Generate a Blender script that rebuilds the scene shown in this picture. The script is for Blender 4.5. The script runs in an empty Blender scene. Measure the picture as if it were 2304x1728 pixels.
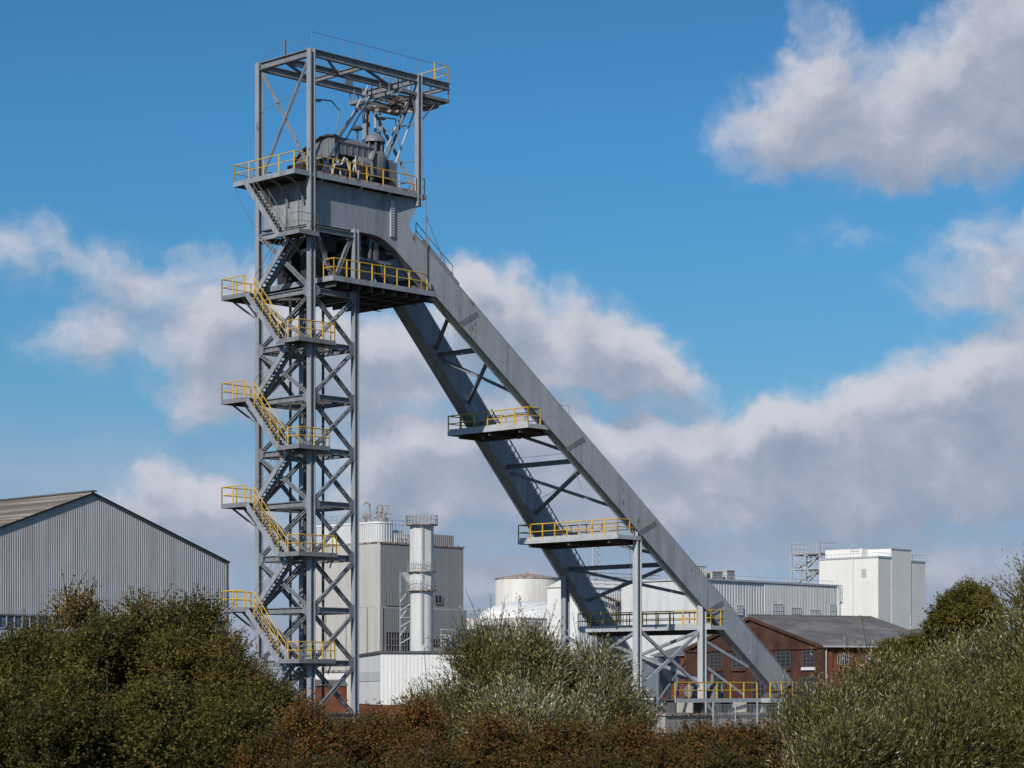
import bpy, math, random
import numpy as np
from mathutils import Vector, Matrix
from math import sin, cos, radians, pi, sqrt, atan2

random.seed(7)
scene = bpy.context.scene
COL = scene.collection
GRID_TURN = radians(45.5)            # the works is laid out on one grid, turned 45.5 degrees to the view
EU = Vector((sin(radians(44.5)), cos(radians(44.5)), 0))
EV = Vector((-sin(radians(45.5)), cos(radians(45.5)), 0))

# ------------------------------------------------------------------ helpers
class MB:
    """collects shapes into one mesh"""
    def __init__(s):
        s.v = []; s.f = []; s.sm = []
    def add(s, vs, fs, smooth=False):
        o = len(s.v)
        s.v.extend([tuple(p) for p in vs])
        for f in fs:
            s.f.append(tuple(i + o for i in f)); s.sm.append(smooth)
    def box(s, x0, x1, y0, y1, z0, z1):
        vs = [(x0,y0,z0),(x1,y0,z0),(x1,y1,z0),(x0,y1,z0),(x0,y0,z1),(x1,y0,z1),(x1,y1,z1),(x0,y1,z1)]
        s.add(vs, [(0,3,2,1),(4,5,6,7),(0,1,5,4),(1,2,6,5),(2,3,7,6),(3,0,4,7)])
    def bar(s, p, q, w, h, up=(0,0,1)):
        p = Vector(p); q = Vector(q); d = q - p
        if d.length < 1e-6: return
        d.normalize(); up = Vector(up)
        if abs(d.dot(up.normalized())) > .985: up = Vector((1,0,0)) if abs(d.x) < .9 else Vector((0,1,0))
        sd = d.cross(up).normalized(); up = sd.cross(d).normalized()
        a = sd * (w/2); b = up * (h/2)
        vs = [p-a-b, p+a-b, p+a+b, p-a+b, q-a-b, q+a-b, q+a+b, q-a+b]
        s.add(vs, [(0,3,2,1),(4,5,6,7),(0,1,5,4),(1,2,6,5),(2,3,7,6),(3,0,4,7)])
    def ibeam(s, p, q, w, h, t=.04, up=(0,0,1)):
        p = Vector(p); q = Vector(q); d = (q-p).normalized(); up = Vector(up)
        sd = d.cross(up).normalized(); u2 = sd.cross(d).normalized()
        o = u2 * (h/2 - t/2)
        s.bar(p+o, q+o, w, t, u2); s.bar(p-o, q-o, w, t, u2)
        s.bar(p, q, t*.8, h - 2*t, u2)
    def tube(s, p, q, r, n=6, r2=None):
        p = Vector(p); q = Vector(q); d = q - p
        if d.length < 1e-6: return
        d.normalize(); a = d.orthogonal().normalized(); b = d.cross(a)
        r2 = r if r2 is None else r2
        vs = [p + (a*cos(2*pi*i/n) + b*sin(2*pi*i/n))*r for i in range(n)] + \
             [q + (a*cos(2*pi*i/n) + b*sin(2*pi*i/n))*r2 for i in range(n)]
        s.add(vs, [(i, (i+1) % n, n+(i+1) % n, n+i) for i in range(n)], True)
        s.add(vs[:n], [tuple(range(n-1, -1, -1))]); s.add(vs[n:], [tuple(range(n))])
    def path(s, pts, r, n=6):
        for a, b in zip(pts[:-1], pts[1:]): s.tube(a, b, r, n)
    def prism(s, poly, off):
        """flat polygon (3-D points) pushed along off"""
        n = len(poly); off = Vector(off)
        vs = [Vector(p) for p in poly] + [Vector(p) + off for p in poly]
        s.add(vs, [tuple(range(n-1, -1, -1)), tuple(range(n, 2*n))] +
              [(i, (i+1) % n, n+(i+1) % n, n+i) for i in range(n)])
    def lathe(s, c, prof, n=32, smooth=True, a0=0):
        vs = []; m = len(prof)
        for i in range(n):
            a = a0 + 2*pi*i/n
            for r, z in prof: vs.append((c[0]+r*cos(a), c[1]+r*sin(a), c[2]+z))
        fs = []
        for i in range(n):
            j = (i+1) % n
            for k in range(m-1):
                fs.append((i*m+k, j*m+k, j*m+k+1, i*m+k+1))
        s.add(vs, fs, smooth)
    def build(s, name, mat, parent=None, label=None):
        me = bpy.data.meshes.new(name)
        me.from_pydata(s.v, [], s.f)
        me.polygons.foreach_set('use_smooth', s.sm)
        if any(s.sm):
            try: me.set_sharp_from_angle(angle=radians(40))
            except Exception: pass
        me.materials.append(mat); me.update()
        o = bpy.data.objects.new(name, me); COL.objects.link(o)
        if parent is not None: o.parent = parent
        if label: o['label'] = label
        return o

def empty(name, loc, rz=0.0, label=None, cat=None, group=None):
    o = bpy.data.objects.new(name, None); COL.objects.link(o)
    o.location = loc; o.rotation_euler = (0, 0, rz); o.empty_display_size = .5
    if label: o['label'] = label
    if cat: o['category'] = cat
    if group: o['group'] = group
    return o

def part_empty(name, parent):
    o = bpy.data.objects.new(name, None); COL.objects.link(o); o.parent = parent
    o.empty_display_size = .3
    return o

def corr(mb, p0, p1, z0, ztop, pitch, depth, nrm):
    """real corrugated sheet between two plan points; ztop is a function of 0..1 along the wall"""
    p0 = Vector((p0[0], p0[1])); p1 = Vector((p1[0], p1[1])); L = (p1-p0).length
    n = max(1, round(L/pitch)); d = (p1-p0)/L; nr = Vector((nrm[0], nrm[1]))
    vs = []; pts = []
    for i in range(n):
        for fr, dd in ((0.0, 0), (.30, 0), (.42, depth), (.88, depth)):
            pts.append(((i+fr)*L/n, dd))
    pts.append((L, 0))
    for sd, dd in pts:
        q = p0 + d*sd + nr*dd
        vs.append((q.x, q.y, z0)); vs.append((q.x, q.y, ztop(sd/L)))
    mb.add(vs, [(2*i, 2*i+2, 2*i+3, 2*i+1) for i in range(len(pts)-1)])

def railing(mb, pts, h=1.1, rp=.04, rr=.034, sp=1.3, mid=True, toe=0):
    """hand rail with posts along a polyline of deck points"""
    for a, b in zip(pts[:-1], pts[1:]):
        a = Vector(a); b = Vector(b); L = (b-a).length
        n = max(1, round(L/sp))
        for i in range(n+1):
            p = a + (b-a)*(i/n)
            mb.tube(p, p+Vector((0,0,h)), rp, 6)
        up = Vector((0,0,h)); mb.tube(a+up, b+up, rr, 6)
        if mid: mb.tube(a+up*.52, b+up*.52, rr*.85, 6)
        if toe: mb.bar(a+Vector((0,0,toe/2)), b+Vector((0,0,toe/2)), .02, toe)

# ------------------------------------------------------------------ materials
def nd(nt, t, **kw):
    n = nt.nodes.new(t)
    for k, v in kw.items(): setattr(n, k, v)
    return n

def mat_base(name):
    m = bpy.data.materials.new(name); m.use_nodes = True
    nt = m.node_tree; b = nt.nodes['Principled BSDF']
    return m, nt, b

def ramp(nt, stops, interp='LINEAR'):
    r = nt.nodes.new('ShaderNodeValToRGB'); e = r.color_ramp
    e.interpolation = interp
    e.elements[0].position = stops[0][0]; e.elements[0].color = (*stops[0][1], 1)
    e.elements[1].position = stops[-1][0]; e.elements[1].color = (*stops[-1][1], 1)
    for p, c in stops[1:-1]:
        x = e.elements.new(p); x.color = (*c, 1)
    return r

def noise(nt, vec, scale, detail=4, rough=.55):
    n = nt.nodes.new('ShaderNodeTexNoise'); n.inputs['Scale'].default_value = scale
    n.inputs['Detail'].default_value = detail; n.inputs['Roughness'].default_value = rough
    nt.links.new(vec, n.inputs['Vector']); return n

def mapping(nt, vec, sc):
    m = nt.nodes.new('ShaderNodeMapping'); m.inputs['Scale'].default_value = sc
    nt.links.new(vec, m.inputs['Vector']); return m.outputs[0]

def mixc(nt, fac, a, b, mode='MIX'):
    m = nt.nodes.new('ShaderNodeMix'); m.data_type = 'RGBA'; m.blend_type = mode
    for s, v in ((0, fac), (6, a), (7, b)):
        if hasattr(v, 'is_linked') or hasattr(v, 'links'): nt.links.new(v, m.inputs[s])
        elif isinstance(v, (int, float)): m.inputs[s].default_value = v
        else: m.inputs[s].default_value = (*v, 1)
    return m.outputs[2]

def weathered(name, col, dirt, streak=.5, rust=None, rough=.55, spec=.35, sc=1.0, bump=0.0, metallic=0.0, grain=.06):
    """paint or sheet with broad patches, vertical run-off streaks and optional rust"""
    m, nt, b = mat_base(name)
    tc = nt.nodes.new('ShaderNodeTexCoord').outputs['Object']
    n1 = noise(nt, tc, .35*sc, 5, .6)
    n2 = noise(nt, mapping(nt, tc, (1.5*sc, 1.5*sc, .13*sc)), 1.0, 8, .72)
    n3 = noise(nt, tc, 9*sc, 4, .6)
    r1 = ramp(nt, [(.35, (0,0,0)), (.68, (1,1,1))]); nt.links.new(n1.outputs[0], r1.inputs[0])
    r2 = ramp(nt, [(.45, (0,0,0)), (.72, (1,1,1))]); nt.links.new(n2.outputs[0], r2.inputs[0])
    light = tuple(min(1, c*1.12) for c in col)
    c = mixc(nt, r1.outputs[0], col, light)
    f = nt.nodes.new('ShaderNodeMath'); f.operation = 'MULTIPLY'; f.inputs[1].default_value = streak
    nt.links.new(r2.outputs[0], f.inputs[0])
    c = mixc(nt, f.outputs[0], c, dirt)
    r3 = ramp(nt, [(.3, (1-grain,)*3), (.7, (1+grain*.5,)*3)]); nt.links.new(n3.outputs[0], r3.inputs[0])
    c = mixc(nt, 1.0, c, r3.outputs[0], 'MULTIPLY')
    if rust:
        n4 = noise(nt, mapping(nt, tc, (1.3*sc, 1.3*sc, .5*sc)), 1.0, 8, .7)
        r4 = ramp(nt, [(rust[1], (0,0,0)), (rust[1]+.06, (1,1,1))]); nt.links.new(n4.outputs[0], r4.inputs[0])
        c = mixc(nt, r4.outputs[0], c, rust[0])
    nt.links.new(c, b.inputs['Base Color'])
    b.inputs['Roughness'].default_value = rough; b.inputs['Specular IOR Level'].default_value = spec
    b.inputs['Metallic'].default_value = metallic
    if bump:
        bp = nt.nodes.new('ShaderNodeBump'); bp.inputs['Strength'].default_value = bump
        nt.links.new(n3.outputs[0], bp.inputs['Height']); nt.links.new(bp.outputs[0], b.inputs['Normal'])
    return m

RUST = (.12, .05, .025)
M = {}
M['steel'] = weathered('grey_painted_steel', (.275,.297,.325), (.145,.15,.155), .75, (RUST, .635), .5, .4, bump=.05, grain=.14)
M['brace'] = weathered('grey_bracing_steel', (.20,.212,.23), (.09,.09,.09), .75, (RUST, .66), .55, .35)
M['under'] = weathered('dark_steel', (.085,.085,.085), (.05,.045,.04), .6, (RUST, .62), .7, .2)  # darker steel for decks, undersides and inner members
M['pale'] = weathered('pale_galvanised', (.42,.44,.46), (.26,.26,.26), .5, (RUST, .70), .5, .4)
M['stair'] = weathered('stair_steel', (.20,.205,.22), (.10,.10,.10), .6, (RUST, .64), .6, .3)
M['yellow'] = weathered('yellow_paint', (.64,.39,.03), (.36,.23,.06), .7, (RUST, .63), .5, .35, sc=2.2)
M['brownrail'] = weathered('dull_rail', (.19,.16,.13), (.12,.09,.06), .5, None, .6, .3)
M['machine'] = weathered('machine_grey', (.17,.18,.19), (.06,.06,.06), .8, (RUST, .62), .5, .4, sc=2)
M['dark'] = weathered('dark_machinery', (.035,.035,.038), (.05,.03,.02), .5, (RUST, .6), .5, .4, sc=3)
M['bolt'] = weathered('bolt_steel', (.12,.12,.12), (.08,.06,.05), .5, None, .5, .4)
M['shed'] = weathered('grey_corrugated_sheet', (.42,.42,.43), (.25,.25,.25), .6, None, .5, .4, sc=.6)
M['shedroof'] = weathered('fibre_cement_roof', (.34,.31,.27), (.14,.115,.09), .9, None, .85, .2, sc=.35)
def streaky_roof():
    m, nt, b = mat_base('streaked_sheet_roof')
    tc = nt.nodes.new('ShaderNodeTexCoord').outputs['Object']
    n1 = noise(nt, mapping(nt, tc, (1.1, .045, 1.1)), 1.0, 6, .6); n2 = noise(nt, tc, 1.4, 5, .65)
    r1 = ramp(nt, [(.38, (.13,.105,.075)), (.52, (.23,.195,.15)), (.63, (.42,.385,.33))]); nt.links.new(n1.outputs[0], r1.inputs[0])
    r2 = ramp(nt, [(.3, (.8,.8,.8)), (.7, (1.1,1.1,1.1))]); nt.links.new(n2.outputs[0], r2.inputs[0])
    nt.links.new(mixc(nt, 1.0, r1.outputs[0], r2.outputs[0], 'MULTIPLY'), b.inputs['Base Color']); b.inputs['Roughness'].default_value = .85
    return m
M['shedroof'] = streaky_roof()
M['trim'] = weathered('dark_trim', (.10,.10,.105), (.07,.06,.06), .4, None, .6, .3)
M['cream'] = weathered('cream_cladding', (.70,.685,.64), (.58,.56,.51), .3, None, .6, .3, sc=.35)
M['white'] = weathered('white_cladding', (.72,.72,.70), (.55,.53,.50), .35, None, .6, .3, sc=.4)
M['stack'] = weathered('stack_paint', (.58,.58,.57), (.40,.39,.37), .6, None, .6, .3, sc=.5)
M['whitecorr'] = weathered('white_corrugated', (.58,.585,.58), (.40,.39,.37), .6, None, .6, .3, sc=.5)
M['stone'] = weathered('pale_concrete_panel', (.44,.425,.395), (.34,.32,.28), .55, None, .8, .2, sc=.4)
M['siloclad'] = weathered('grey_silo_cladding', (.27,.265,.265), (.22,.21,.20), .5, None, .65, .25, sc=.4)
M['tank'] = weathered('tank_shell', (.70,.68,.62), (.48,.42,.36), .75, ((.22,.12,.08), .70), .65, .25, sc=.45)
M['concrete'] = weathered('concrete', (.36,.35,.32), (.22,.20,.17), .7, None, .85, .2, sc=.8, bump=.1)
M['rustrail'] = weathered('rusty_rail', (.38,.33,.30), (.26,.12,.06), .8, (RUST, .52), .7, .2, sc=2)
M['hopper'] = weathered('blue_grey_paint', (.17,.21,.25), (.10,.12,.13), .6, None, .5, .4)
M['stem'] = weathered('bark', (.065,.048,.032), (.035,.026,.018), .5, None, .9, .1, sc=4)

def glass_dark(name, col=(.03,.035,.04), rough=.12):
    m, nt, b = mat_base(name)
    tc = nt.nodes.new('ShaderNodeTexCoord').outputs['Object']
    n = noise(nt, tc, 2.5, 3)
    r = ramp(nt, [(.35, col), (.7, tuple(c*2.2 for c in col))]); nt.links.new(n.outputs[0], r.inputs[0])
    nt.links.new(r.outputs[0], b.inputs['Base Color'])
    b.inputs['Roughness'].default_value = rough; b.inputs['Specular IOR Level'].default_value = .3
    return m
M['glass'] = glass_dark('window_glass', (.018,.019,.02), .3)
M['bluepane'] = glass_dark('dull_blue_pane', (.06,.08,.11), .3)

def brick_mat(name, c1, c2, mortar):
    m, nt, b = mat_base(name)
    tcn = nt.nodes.new('ShaderNodeTexCoord'); tc = tcn.outputs['Object']
    sx = nt.nodes.new('ShaderNodeSeparateXYZ'); nt.links.new(tc, sx.inputs[0])
    ad = nt.nodes.new('ShaderNodeMath'); ad.operation = 'ADD'
    nt.links.new(sx.outputs[0], ad.inputs[0]); nt.links.new(sx.outputs[1], ad.inputs[1])
    cb = nt.nodes.new('ShaderNodeCombineXYZ')
    nt.links.new(ad.outputs[0], cb.inputs[0]); nt.links.new(sx.outputs[2], cb.inputs[1])
    bt = nt.nodes.new('ShaderNodeTexBrick'); nt.links.new(cb.outputs[0], bt.inputs['Vector'])
    bt.inputs['Scale'].default_value = 1.0
    bt.inputs['Brick Width'].default_value = .24; bt.inputs['Row Height'].default_value = .085
    bt.inputs['Mortar Size'].default_value = .011; bt.inputs['Color1'].default_value = (*c1, 1)
    bt.inputs['Color2'].default_value = (*c2, 1); bt.inputs['Mortar'].default_value = (*mortar, 1)
    n1 = noise(nt, tc, .5, 6, .65)
    r1 = ramp(nt, [(.32, (.55,.52,.5)), (.7, (1.2,1.15,1.1))]); nt.links.new(n1.outputs[0], r1.inputs[0])
    c = mixc(nt, 1.0, bt.outputs[0], r1.outputs[0], 'MULTIPLY')
    n2 = noise(nt, mapping(nt, tc, (1.2, 1.2, 4)), 2.2, 5, .7)
    r2 = ramp(nt, [(.3, (.62,.6,.6)), (.72, (1.3,1.3,1.3))]); nt.links.new(n2.outputs[0], r2.inputs[0])
    c = mixc(nt, .8, c, r2.outputs[0], 'MULTIPLY')
    nt.links.new(c, b.inputs['Base Color']); b.inputs['Roughness'].default_value = .9
    b.inputs['Specular IOR Level'].default_value = .15
    return m
M['brick'] = brick_mat('red_brick', (.25,.075,.036), (.16,.05,.03), (.17,.11,.08))
M['shadebrick'] = brick_mat('shade_toned_brick', (.12,.046,.03), (.075,.031,.023), (.12,.09,.07))  # darkened copy of the red brick; the gable's shade is put into its colour

def slate_mat():
    m, nt, b = mat_base('slate_roof')
    tc = nt.nodes.new('ShaderNodeTexCoord').outputs['Object']
    n1 = noise(nt, tc, .35, 5, .6); n2 = noise(nt, mapping(nt, tc, (.6, 5, 5)), 1.3, 5, .65)
    r1 = ramp(nt, [(.3, (.10,.095,.088)), (.55, (.165,.155,.142)), (.75, (.25,.235,.21))])
    nt.links.new(n1.outputs[0], r1.inputs[0])
    r2 = ramp(nt, [(.3, (.7,.7,.7)), (.7, (1.25,1.25,1.25))]); nt.links.new(n2.outputs[0], r2.inputs[0])
    c = mixc(nt, 1.0, r1.outputs[0], r2.outputs[0], 'MULTIPLY')
    nt.links.new(c, b.inputs['Base Color']); b.inputs['Roughness'].default_value = .75
    return m
M['slate'] = slate_mat()

def ground_mat():
    m, nt, b = mat_base('rough_ground')
    tc = nt.nodes.new('ShaderNodeTexCoord').outputs['Object']
    n1 = noise(nt, tc, .05, 8, .65); n2 = noise(nt, tc, 2.0, 6, .7)
    r1 = ramp(nt, [(.35, (.055,.06,.025)), (.55, (.09,.075,.04)), (.7, (.13,.12,.10))])
    nt.links.new(n1.outputs[0], r1.inputs[0])
    r2 = ramp(nt, [(.3, (.6,.6,.6)), (.7, (1.3,1.3,1.3))]); nt.links.new(n2.outputs[0], r2.inputs[0])
    c = mixc(nt, 1.0, r1.outputs[0], r2.outputs[0], 'MULTIPLY')
    nt.links.new(c, b.inputs['Base Color']); b.inputs['Roughness'].default_value = .95
    b.inputs['Specular IOR Level'].default_value = .1
    return m
M['ground'] = ground_mat()

def leaf_mat(name, stops, rough=.6, spec=.18, trans=.28):
    m, nt, b = mat_base(name)
    at = nt.nodes.new('ShaderNodeAttribute'); at.attribute_name = 'tint'
    r = ramp(nt, stops); nt.links.new(at.outputs['Fac'], r.inputs[0])
    nt.links.new(r.outputs[0], b.inputs['Base Color'])
    b.inputs['Roughness'].default_value = rough; b.inputs['Specular IOR Level'].default_value = spec
    tr = nt.nodes.new('ShaderNodeBsdfTranslucent')
    g = mixc(nt, 1.0, r.outputs[0], (1.15, 1.2, .7), 'MULTIPLY'); nt.links.new(g, tr.inputs[0])
    mx = nt.nodes.new('ShaderNodeMixShader'); mx.inputs[0].default_value = trans
    nt.links.new(b.outputs[0], mx.inputs[1]); nt.links.new(tr.outputs[0], mx.inputs[2])
    nt.links.new(mx.outputs[0], nt.nodes['Material Output'].inputs[0])
    return m
M['hawthorn'] = leaf_mat('hawthorn_leaf', [(0, (.048,.047,.010)), (.35, (.100,.089,.018)), (.68, (.150,.120,.028)), (.92, (.19,.13,.03)), (1, (.25,.125,.032))])
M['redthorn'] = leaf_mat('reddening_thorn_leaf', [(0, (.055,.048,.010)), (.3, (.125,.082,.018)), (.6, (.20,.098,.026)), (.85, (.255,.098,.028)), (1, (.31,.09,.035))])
M['willow'] = leaf_mat('willow_leaf', [(0, (.07,.062,.012)), (.38, (.17,.142,.034)), (.62, (.25,.212,.075)), (.80, (.42,.39,.25)), (1, (.64,.62,.52))], .45, .35, .22)
M['tree'] = leaf_mat('tree_leaf', [(0, (.055,.055,.010)), (.5, (.125,.105,.02)), (1, (.23,.165,.035))])
# ------------------------------------------------------------------ the headframe
HF0 = (-12.44, 146.0, 0.0)
hf = empty('headframe', HF0, GRID_TURN,
           'tall grey steel pit headframe with zigzag stairs, yellow railings and two long inclined legs', 'headframe')
W, D = 3.64, 5.05          # shaft: along the long axis, and across
ZT = 42.66
LEV = [1.3 + 3.3*i for i in range(9)]           # beam levels 1.3 .. 27.7
GT, GB = 34.70, 31.95                           # main girder top and bottom

def column(u, v, z0, z1, b=.37):
    m = MB(); m.ibeam((u,v,z0), (u,v,z1), b, b, .055, up=(1,0,0))
    if z1 < 35: m.box(u-.3, u+.3, v-.3, v+.3, z0, z0+.06)
    return m.build('column', M['steel'], hf)
column(0, 0, 0, ZT, .39); column(0, D, 0, ZT-.002); column(W, 0, 0, GB); column(W, D, 0, GB)
column(9.13, 0, GT-.5, ZT-.004, .36); column(9.13, D, GT-.5, ZT-.006, .36)

def beam(p, q, w=.24, h=.36, mat='brace', name='cross_beam'):
    m = MB(); m.ibeam(p, q, w, h, .045); return m.build(name, M[mat], hf)
def brace(p, q, w=.19, h=.21, mat='brace', name='cross_brace'):
    m = MB(); p = Vector(p); q = Vector(q); d = (q-p).normalized()
    a = Vector((0,0,1)); n = d.cross(a)
    n.normalize(); s_ = n.cross(d)
    # a pair of angles back to back with a gap, tied by battens
    m.bar(p + s_*h*.42, q + s_*h*.42, w*.9, h*.34, s_); m.bar(p - s_*h*.42, q - s_*h*.42, w*.9, h*.34, s_)
    L = (q-p).length; k = max(2, int(L/.8))
    for i in range(k+1):
        c = p + d*(L*(i+.0)/k); e = d*.07
        m.bar(c - e, c + e, w*.4, h*.6, s_)
    return m.build(name, M[mat], hf)

for i, z in enumerate(LEV):
    e = .2
    beam((e, 0, z), (W-e, 0, z)); beam((e, D, z), (W-e, D, z))
    beam((0, e, z+.004), (0, D-e, z+.004)); beam((W, e, z+.004), (W, D-e, z+.004))
    if i < 8:
        z0, z1 = z+.22, z+3.3-.22
        g = .2
        brace((g, -.07, z0), (W-g, -.07, z1)); brace((g, .09, z1), (W-g, .09, z0))
        brace((g, D-.07, z0), (W-g, D-.07, z1)); brace((g, D+.09, z1), (W-g, D+.09, z0))
        brace((-.07, g, z0), (-.07, D-g, z1), .16, .18); brace((.09, g, z1), (.09, D-g, z0), .16, .18)
# bay under the girder
z0, z1 = 28.0, 31.6
brace((.2, -.07, z1), (1.8, -.07, z0+.4)); brace((W-.2, .08, z1), (1.9, .08, z0+.4))
brace((-.07, .2, z0), (-.07, D-.2, z1)); brace((.09, .2, z1), (.09, D-.2, z0))
beam((.2, 0, 31.55), (W-.2, 0, 31.55), .24, .34); beam((0, .2, 31.56), (0, D-.2, 31.56), .26, .40, 'steel')
beam((W, .2, 31.57), (W, D-.2, 31.57)); beam((.2, D, 31.55), (W-.2, D, 31.55))

# gussets where the braces meet the columns on the two seen faces
g = MB()
for z in LEV[1:]:
    for u, s_ in ((.2, 1), (W-.2, -1)):
        g.prism([(u, -.15, z-.45), (u+.42*s_, -.15, z-.16), (u+.42*s_, -.15, z+.16), (u, -.15, z+.45)], (0, .016, 0))
    for v, s_ in ((.2, 1), (D-.2, -1)):
        g.prism([(-.155, v, z-.45), (-.155, v+.42*s_, z-.16), (-.155, v+.42*s_, z+.16), (-.155, v, z+.45)], (.016, 0, 0))
g.build('gusset_plates', M['brace'], hf)

# shaft guides inside
for (u, v) in ((1.2, 1.7), (2.45, 1.7), (1.2, 3.4), (2.45, 3.4)):
    m = MB(); m.bar((u, v, 0), (u, v, 31.9), .14, .10, (0,1,0))
    m.build('guide_rail', M['under'], hf)
for z in LEV[1:]:
    m = MB(); m.bar((.2, .2, z-.02), (W-.2, D-.2, z-.02), .12, .14); m.bar((W-.2, .2, z-.05), (.2, D-.2, z-.05), .12, .14); m.build('plan_brace', M['under'], hf)
for z in LEV:
    m = MB(); m.bar((1.83, .16, z+.02), (1.83, D-.16, z+.02), .12, .18); m.build('guide_bunton', M['under'], hf)

# ---- main girders and inclined legs
K = .17; U0 = 7.5
UP0, UPS = 40.29-.0, -.8846       # top edge of the leg: z = UP0 + UPS*u
LO0, LOS = 37.80, -.8764
def zup(u): return UP0 + UPS*u
def zlo(u): return LO0 + LOS*u
def leg_v(u, near): return (.40 - K*(u-U0)) if near else (3.60 + K*(u-U0))
T = .78
def leg_point(u, z, near, depth=0.0):
    """depth is measured from the outer face inwards"""
    sgn = 1 if near else -1
    nx = sin(math.atan(K)); ny = cos(math.atan(K))
    return Vector((u + depth*nx, leg_v(u, near) + sgn*depth*ny, z))
def arc(cx, cz, r, a0, a1, n):
    return [(cx + r*cos(radians(a0+(a1-a0)*i/n)), cz + r*sin(radians(a0+(a1-a0)*i/n))) for i in range(n+1)]
for near in (True, False):
    m = MB()
    v0 = .40 if near else 3.60; dv = T if near else -T
    # straight girder (u .30 .. U0), bottom edge sweeping into the leg
    poly = [(.30, GB), (5.3, GB), (5.8, GB-.04), (6.3, GB-.15), (6.75, GB-.33), (7.15, GB-.56), (U0, zlo(U0)-.02), (U0, GT), (.30, GT)]
    m.prism([(u, v0, z) for u, z in poly], (0, dv, 0))
    m.build('girder', M['steel'], hf)
    m = MB()
    poly = [(U0, zlo(U0)-.02), (39.75, zlo(39.75)+.05), (40.1, 2.75), (41.6, 3.45), (8.75, zup(8.75)), (8.55, 32.85), (8.62, 33.25), (8.85, 33.75), (9.15, 34.2), (9.32, GT), (U0, GT)]
    outer = [leg_point(u, z, near) for u, z in poly]
    off = leg_point(0, 0, near, T) - leg_point(0, 0, near)
    m.prism(outer, off)
    lg = m.build('inclined_leg', M['steel'], hf)
    # flange lips proud of the web along the top and bottom edge
    fl = MB()
    for (ua, ub, fz, side) in ((9.0, 41.2, zup, .03), (8.3, 39.6, zlo, -.03)):
        for dep in (-.03, T+.03-.0):
            fl.bar(leg_point(ua, fz(ua)+side, near, dep), leg_point(ub, fz(ub)+side, near, dep), .07, .035)
    fl.build('edge_flange', M['steel'], lg)
    # bolted splice joints across the web
    for us in (12.6, 21.3, 27.5, 33.6):
        s_ = MB()
        du = .42
        a = leg_point(us-du*.5, zlo(us)+.12, near); b = leg_point(us+1.45-du*.5, zup(us+1.45)-.12, near)
        nrm = Vector((-K, -1 if near else 1, 0)).normalized()
        d = (b-a)
        sd = d.normalized().cross(nrm)
        for k in range(14):
            for j in (-1.5, -.5, .5, 1.5):
                c = a + d*((k+.5)/14) + sd*(.085*j)
                s_.bar(c + nrm*.012, c + nrm*.05, .05, .05)
        s_.build('bolt_rows', M['bolt'], lg)
        s2 = MB(); s2.bar(a + nrm*.004, b + nrm*.004, .40, .016, nrm); s2.build('splice_plate', M['steel'], lg)

# end girder closing the left end, floor and hidden stiffeners
m = MB()
m.box(.26, .60, 1.18, 2.82, GB+.004, GT-.004); m.box(.262, .60, 3.6, D-.22, GB+.006, GT-.006)
m.box(.262, .40, .22, .398, GB+.006, GT-.006)
m.build('end_girder', M['steel'], hf)
m = MB()
for u in (1.6, 3.1, 4.6, 6.0): m.box(u-.12, u+.12, 1.19, 2.81, GB+.1, GT-.3)
m.box(.6, 7.4, 1.185, 2.815, GT-.5, GT-.42); m.box(.6, 6.6, 1.19, 2.81, GB+.05, GB+.1); m.box(.1, 6.0, 3.62, 5.0, GB+.05, GB+.1)  # bottom plates added to darken the bay between the girders
m.build('diaphragm_and_dark_plates', M['under'], hf)
# vertical stiffener and cable tray on the long face, small plates on the short face
m = MB()
m.box(6.98, 7.30, .30, .40, 32.0, 34.35)
for k in range(13): m.box(6.96, 7.32, .27, .30, 32.1+.17*k, 32.16+.17*k)
m.build('cable_tray', M['pale'], hf)
m = MB()
for v in (1.45, 2.6): m.box(.18, .258, v-.04, v+.04, 32.0, 33.6)
m.bar((.2, 1.4, 33.6), (.2, 2.7, 33.62), .03, .05)
m.build('stiffener', M['brace'], hf)

# ---- top platform
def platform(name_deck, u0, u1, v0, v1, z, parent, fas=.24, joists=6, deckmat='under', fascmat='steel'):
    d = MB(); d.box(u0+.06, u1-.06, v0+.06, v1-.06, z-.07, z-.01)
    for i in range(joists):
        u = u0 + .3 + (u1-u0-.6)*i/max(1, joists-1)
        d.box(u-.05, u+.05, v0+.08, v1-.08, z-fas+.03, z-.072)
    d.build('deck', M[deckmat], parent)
    f = MB()
    f.box(u0, u1, v0, v0+.06, z-fas, z+.03); f.box(u0, u1, v1-.06, v1, z-fas, z+.03)
    f.box(u0, u0+.06, v0+.062, v1-.062, z-fas, z+.031); f.box(u1-.06, u1, v0+.062, v1-.062, z-fas, z+.031)
    f.build('fascia', M[fascmat], parent)

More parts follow.
